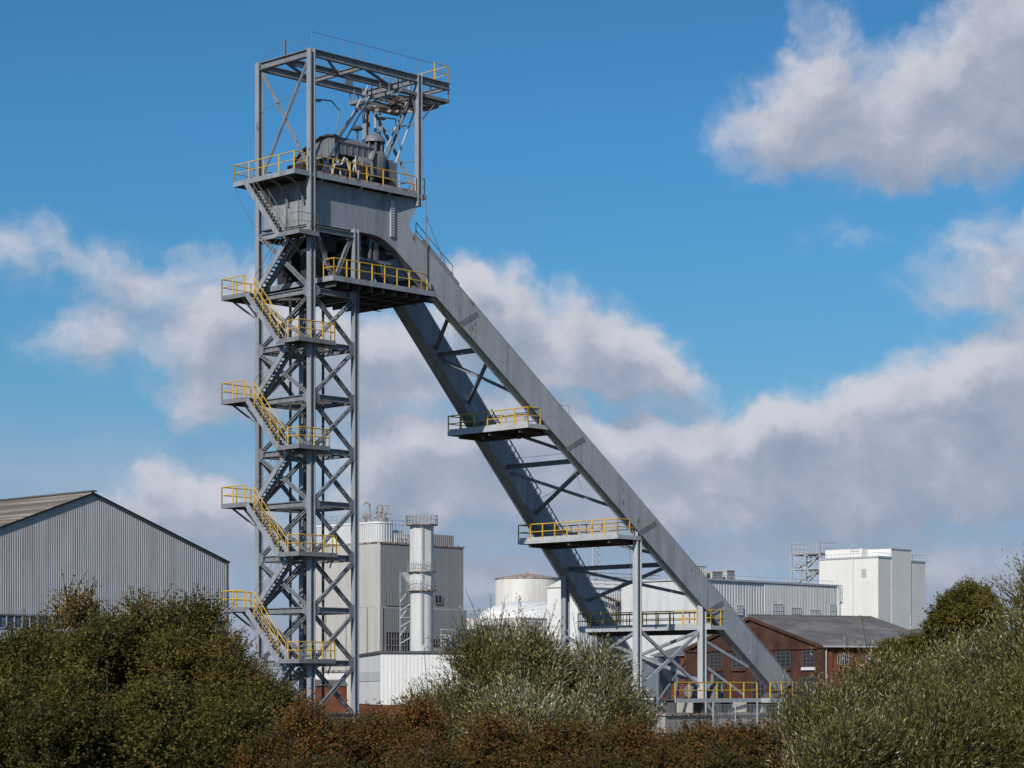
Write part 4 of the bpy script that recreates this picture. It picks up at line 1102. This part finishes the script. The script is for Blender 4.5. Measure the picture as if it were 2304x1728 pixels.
def mesh_twigs(name, segs, mat, parent):
    """segs: list of (a (n,3), b (n,3), ra, rb) -> three-sided tapering sticks in one mesh"""
    V_, F_ = [], []; off = 0
    for a, b, ra, rb in segs:
        n = len(a)
        if n == 0: continue
        d = unitv(b-a); ref = np.where(np.abs(d[:, 2:3]) < .9, np.array([[0,0,1.]]), np.array([[1.,0,0]]))
        x = unitv(np.cross(d, ref)); y = np.cross(d, x)
        ring = []
        for base, r in ((a, ra), (b, rb)):
            r = np.broadcast_to(np.asarray(r, float).reshape(-1, 1), (n, 1))
            for k in range(4):
                an = 2*pi*k/4; ring.append(base + (x*cos(an) + y*sin(an))*r)
        vs = np.stack(ring, 1).reshape(-1, 3); V_.append(vs)
        idx = np.arange(n)[:, None]*8 + off
        for k in range(4):
            k2 = (k+1) % 4
            F_.append(np.concatenate([idx+k, idx+k2, idx+4+k2, idx+4+k], 1))
        off += n*8
    V_ = np.concatenate(V_); F_ = np.concatenate(F_)
    me = bpy.data.meshes.new(name); n = len(F_)
    me.vertices.add(len(V_)); me.vertices.foreach_set('co', V_.reshape(-1).astype(np.float32))
    me.loops.add(n*4); me.loops.foreach_set('vertex_index', F_.reshape(-1).astype(np.int32))
    me.polygons.add(n); me.polygons.foreach_set('loop_start', np.arange(0, n*4, 4, dtype=np.int32))
    try: me.polygons.foreach_set('loop_total', np.full(n, 4, dtype=np.int32))
    except Exception: pass
    me.materials.append(mat); me.update(calc_edges=True); me.validate()
    o = bpy.data.objects.new(name, me); COL.objects.link(o); o.parent = parent
    return o

def shrub(name, label, cat, x, y, h, r, leafmat, seed, n_shoot=2500, per=13, leaf=(.045, .027), shoot=(.25, .5), up=.5,
          spread=.85, along=.35, lobes=20, group=None, tint_bias=0.0, leader=10, zmin=.9, depth_r=None, crown_z=None, lob=(.24, .40), foliage='foliage', stem='stems'):
    rng = np.random.default_rng(seed)
    root = empty(name, (x, y, 0), 0, label, cat, group)
    ry = depth_r or r
    # lobes make the outline uneven and leave gaps
    C = []; R = []; Tn = []
    for i in range(lobes):
        a = rng.uniform(0, 2*pi); q = sqrt(rng.uniform(0, 1))*.82
        top = h*(1 - .30*q**2)*rng.uniform(.90, 1.0)
        rad = min(r, ry)*rng.uniform(*lob)
        lo = crown_z if crown_z is not None else .35*h
        cz = (top - rad) if i < lobes*.6 else rng.uniform(lo, max(lo+.05, top-rad))
        C.append((r*q*cos(a), ry*q*sin(a), cz)); R.append(rad); Tn.append(rng.normal(0, .16))
    C = np.array(C); R = np.array(R); Tn = np.array(Tn)
    li = rng.integers(0, lobes, n_shoot)
    dv = unitv(rng.normal(size=(n_shoot, 3)) + np.array([0, 0, .35]))
    rad = rng.uniform(.15, 1.0, n_shoot)**.55
    st = C[li] + dv*(R[li]*rad)[:, None]*np.array([1, 1, .95])
    sd = unitv(dv*.75 + np.array([0, 0, up]) + rng.normal(size=(n_shoot, 3))*.45)
    L = rng.uniform(*shoot, n_shoot)
    # a few leaders that stick out of the outline
    nl = leader
    if nl:
        k = rng.integers(0, lobes, nl); st2 = C[k] + unitv(rng.normal(size=(nl, 3))*np.array([1,1,.4]) + np.array([0,0,1.2]))*(R[k]*.8)[:, None]
        st[:nl] = st2; sd[:nl] = unitv(rng.normal(size=(nl, 3))*.28 + np.array([0, 0, 1.0])); L[:nl] = rng.uniform(shoot[1]*.8, shoot[1]*1.5, nl); li[:nl] = k
    keep = st[:, 2] > zmin*.6
    thin = (st[:, 2] > zmin) | (rng.random(n_shoot) < .25)
    keep &= thin
    st, sd, L, li = st[keep], sd[keep], L[keep], li[keep]; n = len(st)
    t = (np.arange(per)[None, :] + rng.uniform(0, 1, (n, per)))/per
    P = st[:, None, :] + sd[:, None, :]*(t*L[:, None])[..., None]
    P += rng.normal(size=P.shape)*.012
    ld = unitv(sd[:, None, :]*along + rng.normal(size=P.shape)*spread + np.array([0, 0, .12]))
    nr = unitv(np.cross(ld, rng.normal(size=P.shape)))
    wd = np.cross(nr, ld)
    sc = rng.uniform(.5, 1.35, (n, per))[..., None]*(1 - .35*t[..., None])
    l_, w_ = leaf
    p0 = P; p2 = P + ld*l_*sc; pm = P + ld*l_*.5*sc + nr*(l_*.10*sc)
    Q = np.stack([p0, pm + wd*w_*.5*sc, p2, pm - wd*w_*.5*sc], 2).reshape(-1, 4, 3)
    tint = np.clip(rng.normal(.45, .22, (n, per)) + Tn[li][:, None] + tint_bias, 0, 1).reshape(-1)
    mesh_quads(foliage, Q, tint, M[leafmat], root)
    # stems: base -> lobe -> shoot
    segs = []
    nb = lobes; base = np.stack([rng.normal(0, .12*r, nb), rng.normal(0, .12*r, nb), np.zeros(nb)], 1)
    mid = base*.5 + C*.5 + rng.normal(size=(nb, 3))*.10*r; mid[:, 2] = C[:, 2]*.5
    tr_ = .022*sqrt(h)
    segs.append((base, mid, tr_, tr_*.7)); segs.append((mid, C, tr_*.7, tr_*.35))
    ns = min(n, 900); pick = np.concatenate([np.arange(min(nl, n)), rng.choice(n, ns, replace=False)])
    segs.append((C[li[pick]], st[pick], tr_*.22, tr_*.14)); segs.append((st[pick], st[pick]+sd[pick]*L[pick][:, None], tr_*.15, .0025))
    mesh_twigs(stem, segs, M['stem'], root)
    return root

HG = 'hawthorn bushes along the near side of the works'
haw = dict(leafmat='hawthorn', leaf=(.050, .034), shoot=(.18, .42), up=.42, spread=.9, along=.45)
# tall dark hawthorns that hide the shed's foot and the stair foot
for i, (x, y, h, r, sd_, lab, tb) in enumerate([
    (-7.40, 34.0, 4.05, .95, 11, 'hawthorn cut by the edge of the frame below the shed windows, tinged orange on top', .10),
    (-6.35, 34.5, 4.34, 1.05, 12, 'tall hawthorn in front of the shed window band with ragged brown twigs', .05),
    (-5.45, 34.0, 4.48, 1.05, 13, 'tall dense hawthorn in front of the middle of the corrugated gable', 0),
    (-4.80, 34.8, 4.42, .85, 14, 'tall hawthorn in front of the low eave corner of the shed', 0),
    (-4.0, 33.6, 3.74, .70, 15, 'rounded hawthorn hiding the lowest stair flight of the headframe', .02),
    (-3.42, 33.0, 3.22, .58, 16, 'small hawthorn at the foot of the nearest shaft column', .12)]):
    shrub('hawthorn_bush', lab, 'bush', x, y, h, r, seed=sd_, n_shoot=int(3300*r), per=15, tint_bias=tb, group=HG, leader=45, **haw)
# lower, darker bushes in front of them
for i, (x, y, h, r, sd_, lab) in enumerate([
    (-6.3, 29.0, 3.18, .95, 21, 'low dark green hawthorn in the corner under the orange tinged one'),
    (-5.2, 28.4, 3.25, .95, 22, 'low dark green hawthorn in front of the tall dense one'),
    (-4.15, 28.6, 3.12, .90, 23, 'low dark green hawthorn in front of the rounded one by the stair foot'),
    (-3.2, 28.2, 2.86, .70, 24, 'low olive hawthorn between the dark bushes and the red brown ones')]):
    shrub('hawthorn_bush', lab, 'bush', x, y, h, r, seed=sd_, n_shoot=int(3000*r), per=15, tint_bias=-.14, group=HG, leader=3, lobes=18, **haw)
# red brown thorn bushes in the centre
RG = 'reddening thorn bushes below the headframe'
red = dict(leafmat='redthorn', leaf=(.040, .028), shoot=(.15, .36), up=.4, spread=.9, along=.45)
for (x, y, h, r, sd_, lab, tb) in [
    (-2.55, 27.6, 2.88, .62, 31, 'red brown thorn bush below the shaft tower columns', .05),
    (-1.75, 28.6, 2.98, .62, 32, 'brightest russet thorn bush under the end of the white warehouse', .16),
    (-1.0, 27.8, 2.84, .62, 33, 'red brown thorn bush left of and below the willow clump', .05),
    (-.25, 27.0, 2.66, .62, 34, 'brown thorn bush in front of the foot of the willow clump', -.03),
    (.55, 26.8, 2.60, .62, 35, 'olive brown thorn bush in front of the willow and short of the leg posts', -.14),
    (1.35, 27.2, 2.70, .62, 36, 'rusty olive thorn bush below the two upright leg posts', -.08),
    (2.1, 27.8, 2.72, .60, 37, 'brown thorn bush below the concrete plinth', -.05),
    (2.75, 28.0, 2.62, .55, 38, 'sparse reddish thorn bush below the leg foot railing', .03),
    (-2.0, 25.2, 2.42, .6, 39, 'low dark thorn bush at the bottom edge under the russet one', -.2),  # lowest row: strongly negative tint bias gives darker leaves
    (-.9, 25.0, 2.38, .6, 40, 'low dark thorn bush at the bottom edge left of the centre', -.18),
    (.9, 25.0, 2.36, .6, 41, 'low dark olive thorn bush at the bottom edge under the leg posts', -.25),
    (2.2, 25.4, 2.40, .6, 42, 'low dark olive thorn bush at the bottom edge beside the big willow', -.22)]:
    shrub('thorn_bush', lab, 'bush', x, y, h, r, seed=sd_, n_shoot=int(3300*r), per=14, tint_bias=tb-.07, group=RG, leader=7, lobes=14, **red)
# willow scrub
rng_t = {51: .12, 52: .10, 53: .08, 54: .06, 55: -.06, 61: -.06, 62: -.06, 63: -.06, 66: -.10, 67: -.12, 68: -.14}
WG = 'grey green willow bushes'
wil = dict(leafmat='willow', leaf=(.085, .017), shoot=(.35, .75), up=1.0, spread=.42, along=1.0, lob=(.28, .42))
for (x, y, h, r, sd_, lab, n_) in [
    (-.05, 33.6, 3.95, .70, 51, 'tallest willow of the middle clump, rising in front of the domed store', 2700),
    (.80, 34.2, 3.72, .72, 52, 'willow of the middle clump standing in front of the lowest leg platform', 2500),
    (1.38, 33.2, 3.05, .46, 53, 'small willow of the middle clump beside the nearest upright post', 1500),
    (-.80, 33.0, 3.10, .50, 54, 'spindly willow of the middle clump in front of the white warehouse', 1600),
    (.25, 31.4, 3.0, .75, 55, 'low spreading willow at the front of the middle clump', 2600),
    (7.0, 30.5, 4.42, .74, 61, 'tallest silvery willow, cut by the edge of the frame below the small tree', 3000),
    (5.75, 30.8, 3.52, .80, 62, 'tall silvery willow in front of the brick building extension', 2900),
    (4.9, 30.2, 3.24, .66, 63, 'silvery willow in front of the white framed brick building window', 2500),
    (4.1, 29.6, 2.85, .55, 64, 'shorter silvery willow below the brick gable corner', 2000),
    (3.5, 28.4, 2.50, .40, 65, 'smallest silvery willow beside the leg foot railing', 1300),
    (6.0, 27.4, 3.15, .85, 66, 'broad silvery willow filling the bottom corner of the view', 2900),
    (4.9, 26.6, 2.80, .80, 67, 'low silvery willow in front of the window willow', 2500),
    (3.75, 26.0, 2.50, .62, 68, 'low silvery willow at the bottom edge beside the olive thorn bush', 1700)]:
    shrub('willow_bush', lab, 'bush', x, y, h, r, seed=sd_, n_shoot=n_, per=18, tint_bias=rng_t.get(sd_, 0.0), group=WG, leader=26, lobes=14, **wil)
# the leafy tree beyond the brick building
shrub('leafy_tree', 'rounded green tree rising beyond the willows and the brick building', 'tree', 29.0, 150.0, 9.6, 2.7, 'tree', 71, n_shoot=7000, per=16,
      leaf=(.17, .12), shoot=(.4, .9), up=.4, spread=.9, along=.5, lobes=40, leader=70, zmin=1.0, crown_z=1.8, foliage='crown', stem='trunk', lob=(.15, .30))
shrub('leafy_tree', 'lower green tree half hidden beside the rounded one', 'tree', 25.6, 152.0, 6.6, 2.2, 'tree', 72, n_shoot=3200, per=16,
      leaf=(.17, .12), shoot=(.4, .8), up=.4, spread=.9, along=.5, lobes=20, leader=14, zmin=.8, crown_z=1.4, foliage='crown', stem='trunk', lob=(.25, .38))
# ------------------------------------------------------------------ sky, sun, camera
SUN_AZ, SUN_EL = 26.0, 34.0         # behind the camera, to its left
sd = Vector((-sin(radians(SUN_AZ))*cos(radians(SUN_EL)), -cos(radians(SUN_AZ))*cos(radians(SUN_EL)), sin(radians(SUN_EL))))
world = bpy.data.worlds.new('World'); scene.world = world; world.use_nodes = True
nt = world.node_tree; nt.nodes.clear()
out = nt.nodes.new('ShaderNodeOutputWorld'); bg = nt.nodes.new('ShaderNodeBackground'); nt.links.new(bg.outputs[0], out.inputs[0])
SKY = .10
bg.inputs[1].default_value = SKY
sky = nt.nodes.new('ShaderNodeTexSky'); sky.sky_type = 'NISHITA'; sky.sun_disc = False
sky.sun_elevation = radians(SUN_EL); sky.sun_rotation = atan2(sd.x, sd.y)
sky.altitude = 50; sky.air_density = 1.0; sky.dust_density = .35; sky.ozone_density = 2.5
# cumulus: a density field in (azimuth, elevation), laid out once, roughened by noise on the direction vector
def Mth(op, a, b=None, c=None, clamp=False, tree=None):
    t = tree or nt; n = t.nodes.new('ShaderNodeMath'); n.operation = op; n.use_clamp = clamp
    for i, v in enumerate((a, b, c)):
        if v is None: continue
        if isinstance(v, (int, float)): n.inputs[i].default_value = v
        else: t.links.new(v, n.inputs[i])
    return n.outputs[0]
def VM(op, a, b=None, c=None, tree=None):
    t = tree or nt; n = t.nodes.new('ShaderNodeVectorMath'); n.operation = op
    for i, v in enumerate((a, b, c)):
        if v is None: continue
        if isinstance(v, tuple): n.inputs[i].default_value = v
        else: t.links.new(v, n.inputs[i])
    return n.outputs['Value'] if op in ('LENGTH', 'DOT_PRODUCT') else n.outputs[0]
# azimuth, elevation, half width, half height (degrees), weight
CLOUDS = [
 (9.6,13.6,2.6,1.5,1.0),(12.4,14.2,2.6,1.9,1.1),(6.6,13.2,1.7,1.2,.85),(7.4,15.0,1.0,1.4,.8),(11.8,16.6,1.6,1.6,.9),(9.0,12.6,3.4,1.0,.7),(12.9,12.9,2.0,.7,.4),
 (11.6,10.2,1.5,1.3,.55),(13.0,10.7,1.3,.9,.5),(10.6,9.5,1.5,.9,.38),(12.6,9.2,1.3,.9,.42),(8.0,10.7,1.5,.45,.24),
 (-.6,9.2,1.1,1.3,1.0),(.8,8.5,1.6,1.2,1.05),(2.3,8.2,1.5,1.0,.95),(3.4,7.9,1.2,.75,.8),(1.6,7.6,2.8,.8,.8),(-2.6,8.2,2.2,1.2,.9),(-1.2,9.9,.5,.8,.6),
 (-11.6,10.5,1.8,.8,.48),(-9.6,9.7,2.0,.9,.42),(-8.6,8.6,2.0,1.1,.60),(-10.4,8.2,1.3,.7,.52),(-6.4,8.9,1.7,1.3,.62),(-5.4,7.7,1.9,1.1,.55),(-7.2,7.0,1.7,.9,.50),(-8.0,10.0,2.2,.7,.30),(-12.4,9.8,1.0,.7,.28),(-6.8,8.0,1.6,1.0,.45),
 (-5.6,8.6,1.6,1.3,.5),(-4.0,8.0,1.6,1.2,.6),(-5.2,6.9,2.2,.8,.5),(-2.4,6.9,2.2,.8,.4),(1.2,6.4,2.0,.5,.28),(.2,4.9,3.4,.9,.7),(-3.4,5.0,2.4,.9,.6),(8.2,6.8,1.3,.6,.3),
 (-8.4,5.0,1.3,1.0,1.0),(-7.2,4.5,1.3,.9,.8),(-9.6,4.2,1.7,.8,.6),(-6.6,3.6,2.4,.9,.6),
 (-2.6,5.8,2.6,.9,.8),(-.2,6.0,2.6,1.1,.9),(-1.8,4.2,3.2,.9,.7),(2.2,5.2,2.6,1.3,.9),(4.6,6.0,2.2,1.1,1.0),(6.4,5.4,2.2,1.3,1.0),(8.6,6.0,2.2,1.4,1.05),(10.4,6.8,1.9,1.4,1.05),(12.2,7.4,1.6,1.5,1.0),(12.6,5.4,2.4,1.4,.9),(10.2,4.9,2.8,1.2,.9),(6.8,4.2,3.4,1.0,.8),(3.0,3.9,3.0,.9,.7),
 (10.0,3.0,4.6,.7,.55),(3.6,2.4,4.6,.8,.55),(-4.2,2.5,4.6,.8,.5),(-10.6,2.7,3.2,.8,.45),(13.6,3.6,2.4,.8,.5),
]
grp = bpy.data.node_groups.new('cloud_density', 'ShaderNodeTree')
grp.interface.new_socket('Vector', in_out='INPUT', socket_type='NodeSocketVector')
grp.interface.new_socket('Density', in_out='OUTPUT', socket_type='NodeSocketFloat')
gi = grp.nodes.new('NodeGroupInput'); go = grp.nodes.new('NodeGroupOutput')
acc = None
nz0 = grp.nodes.new('ShaderNodeTexNoise'); nz0.inputs['Scale'].default_value = .55; nz0.inputs['Detail'].default_value = 5; nz0.inputs['Roughness'].default_value = .55
grp.links.new(gi.outputs[0], nz0.inputs['Vector'])
wob = VM('SUBTRACT', nz0.outputs['Color'], (.5, .5, .5), tree=grp)
pos = VM('MULTIPLY_ADD', wob, (2.6, 1.9, 0), gi.outputs[0], tree=grp)
for (a, e, rx, ry, w) in CLOUDS:
    q = VM('MULTIPLY_ADD', pos, (1/rx, 1/ry, 0), (-a/rx, -e/ry, 0), tree=grp)
    l = VM('LENGTH', q, tree=grp)
    mr = grp.nodes.new('ShaderNodeMapRange'); mr.interpolation_type = 'SMOOTHSTEP'
    mr.inputs['From Min'].default_value = 1.45; mr.inputs['From Max'].default_value = .15; mr.inputs['To Min'].default_value = 0; mr.inputs['To Max'].default_value = w
    grp.links.new(l, mr.inputs['Value'])
    acc = mr.outputs[0] if acc is None else Mth('ADD', acc, mr.outputs[0], tree=grp)
# everywhere outside the picture: scattered cumulus from plain noise
sep = grp.nodes.new('ShaderNodeSeparateXYZ'); grp.links.new(gi.outputs[0], sep.inputs[0])
far = grp.nodes.new('ShaderNodeMapRange'); far.inputs['From Min'].default_value = 15; far.inputs['From Max'].default_value = 24
grp.links.new(Mth('MAXIMUM', Mth('ABSOLUTE', sep.outputs[0], tree=grp), Mth('MULTIPLY', sep.outputs[1], .95, tree=grp), tree=grp), far.inputs['Value'])
nzf = grp.nodes.new('ShaderNodeTexNoise'); nzf.inputs['Scale'].default_value = .09; nzf.inputs['Detail'].default_value = 6; grp.links.new(gi.outputs[0], nzf.inputs['Vector'])
sc_ = Mth('MULTIPLY', Mth('MULTIPLY', Mth('SUBTRACT', nzf.outputs[0], .54, tree=grp), 5.0, None, True, tree=grp), far.outputs[0], tree=grp)
acc = Mth('ADD', acc, sc_, tree=grp)
nz = grp.nodes.new('ShaderNodeTexNoise'); nz.inputs['Scale'].default_value = .85; nz.inputs['Detail'].default_value = 8; nz.inputs['Roughness'].default_value = .50
grp.links.new(VM('MULTIPLY', pos, (1, 1.25, 1), tree=grp), nz.inputs['Vector'])
d = Mth('MULTIPLY_ADD', Mth('MULTIPLY', Mth('SUBTRACT', nz.outputs[0], .5, tree=grp), Mth('MULTIPLY', acc, 4.0, None, True, tree=grp), tree=grp), 1.25, Mth('MINIMUM', acc, 1.25, tree=grp), tree=grp)
grp.links.new(d, go.inputs[0])

tc = nt.nodes.new('ShaderNodeTexCoord')
sx = nt.nodes.new('ShaderNodeSeparateXYZ'); nt.links.new(tc.outputs['Generated'], sx.inputs[0])
az = Mth('MULTIPLY', Mth('ARCTAN2', sx.outputs[0], sx.outputs[1]), 180/pi)
el = Mth('MULTIPLY', Mth('ARCSINE', sx.outputs[2]), 180/pi)
cv_ = nt.nodes.new('ShaderNodeCombineXYZ'); nt.links.new(az, cv_.inputs[0]); nt.links.new(el, cv_.inputs[1])
def dens(off):
    g_ = nt.nodes.new('ShaderNodeGroup'); g_.node_tree = grp
    nt.links.new(VM('ADD', cv_.outputs[0], off), g_.inputs[0]); return g_.outputs[0]
d0 = dens((0, 0, 0)); d1 = dens((-.25, .75, 0))
def MR(v, a, b, c, d_, smooth=True):
    m_ = nt.nodes.new('ShaderNodeMapRange'); m_.interpolation_type = 'SMOOTHSTEP' if smooth else 'LINEAR'
    for k, x in zip(('From Min', 'From Max', 'To Min', 'To Max'), (a, b, c, d_)): m_.inputs[k].default_value = x
    nt.links.new(v, m_.inputs['Value']); return m_.outputs[0]
# broken stratus low down, drawn out sideways
nzl = nt.nodes.new('ShaderNodeTexNoise'); nzl.inputs['Scale'].default_value = .42; nzl.inputs['Detail'].default_value = 6; nzl.inputs['Roughness'].default_value = .55
nt.links.new(VM('MULTIPLY', cv_.outputs[0], (.42, 1.5, 1)), nzl.inputs['Vector'])
lowband = MR(el, 7.2, 2.6, 0, 1)
alow = Mth('MULTIPLY', lowband, MR(nzl.outputs[0], .28, .60, .42, .95))
acum = MR(d0, .03, 1.06, 0, .96)
alpha = Mth('MAXIMUM', acum, alow)
# sunlit where little cloud stands between the spot and the sun, grey under the mass
nzs = nt.nodes.new('ShaderNodeTexNoise'); nzs.inputs['Scale'].default_value = .55; nzs.inputs['Detail'].default_value = 7; nzs.inputs['Roughness'].default_value = .55
nt.links.new(VM('ADD', cv_.outputs[0], (3.1, 7.7, 2.0)), nzs.inputs['Vector'])
sh_ = Mth('MULTIPLY_ADD', d0, -.35, d1)
sh_ = Mth('MULTIPLY_ADD', Mth('SUBTRACT', nzs.outputs[0], .5), 1.5, sh_)
lit = MR(sh_, -.35, 1.45, 1, 0)
cr = nt.nodes.new('ShaderNodeValToRGB'); e_ = cr.color_ramp
e_.elements[0].position = 0; e_.elements[0].color = (.275, .335, .44, 1)
e_.elements[1].position = 1; e_.elements[1].color = (.61, .62, .68, 1)
x = e_.elements.new(.40); x.color = (.385, .425, .52, 1)
nt.links.new(lit, cr.inputs[0])
lowc = nt.nodes.new('ShaderNodeMix'); lowc.data_type = 'RGBA'
nt.links.new(Mth('MULTIPLY', lowband, Mth('SUBTRACT', 1.0, acum)), lowc.inputs[0]); nt.links.new(cr.outputs[0], lowc.inputs[6]); lowc.inputs[7].default_value = (.325, .372, .465, 1)
cc = VM('SCALE', lowc.outputs[2]); cc.node.inputs['Scale'].default_value = 1/SKY
# the clear blue, graded by height to this day's deep, dry air
tr_ = nt.nodes.new('ShaderNodeValToRGB'); te = tr_.color_ramp
STOPS = [(0, (.31,.48,.98)), (1.6, (.31,.46,.84)), (3.8, (.30,.48,.76)), (7, (.36,.63,.79)), (10.2, (.30,.675,.87)), (13.3, (.275,.685,.93)), (16.2, (.265,.645,.88)), (40, (.45,.75,1.0))]
te.elements[0].position = 0; te.elements[0].color = (*STOPS[0][1], 1); te.elements[1].position = 1; te.elements[1].color = (*STOPS[-1][1], 1)
for p_, c_ in STOPS[1:-1]: x = te.elements.new(p_/40); x.color = (*c_, 1)
nt.links.new(Mth('DIVIDE', el, 40.0, None, True), tr_.inputs[0])
tint = nt.nodes.new('ShaderNodeMix'); tint.data_type = 'RGBA'; tint.blend_type = 'MULTIPLY'; tint.inputs[0].default_value = 1
nt.links.new(sky.outputs[0], tint.inputs[6]); nt.links.new(tr_.outputs[0], tint.inputs[7])
mx = nt.nodes.new('ShaderNodeMix'); mx.data_type = 'RGBA'
nt.links.new(alpha, mx.inputs[0]); nt.links.new(tint.outputs[2], mx.inputs[6]); nt.links.new(cc, mx.inputs[7])
nt.links.new(mx.outputs[2], bg.inputs[0])
world.cycles.sampling_method = 'MANUAL'; world.cycles.sample_map_resolution = 512

su = bpy.data.lights.new('sun', 'SUN'); su.energy = 4.1; su.angle = radians(.53); su.color = (1.0, .94, .86)
so = bpy.data.objects.new('sun', su); COL.objects.link(so)
so.rotation_euler = (-sd).to_track_quat('-Z', 'Y').to_euler()

cam = bpy.data.cameras.new('camera'); co = bpy.data.objects.new('camera', cam); COL.objects.link(co)
co.location = (0, 0, 3.0); co.rotation_euler = (radians(90), 0, 0)
cam.sensor_width = 36; cam.lens = 5306/2304*36; cam.shift_x = 0; cam.shift_y = (1550-864)/2304
cam.clip_end = 9000; cam.clip_start = .1
scene.camera = co
scene.view_settings.view_transform = 'Standard'; scene.view_settings.look = 'None'
scene.view_settings.exposure = 0; scene.view_settings.gamma = 1; scene.view_settings.use_curve_mapping = False
scene.cycles.max_bounces = 6; scene.cycles.diffuse_bounces = 3; scene.cycles.glossy_bounces = 2; scene.cycles.transmission_bounces = 3
scene.cycles.use_denoising = True
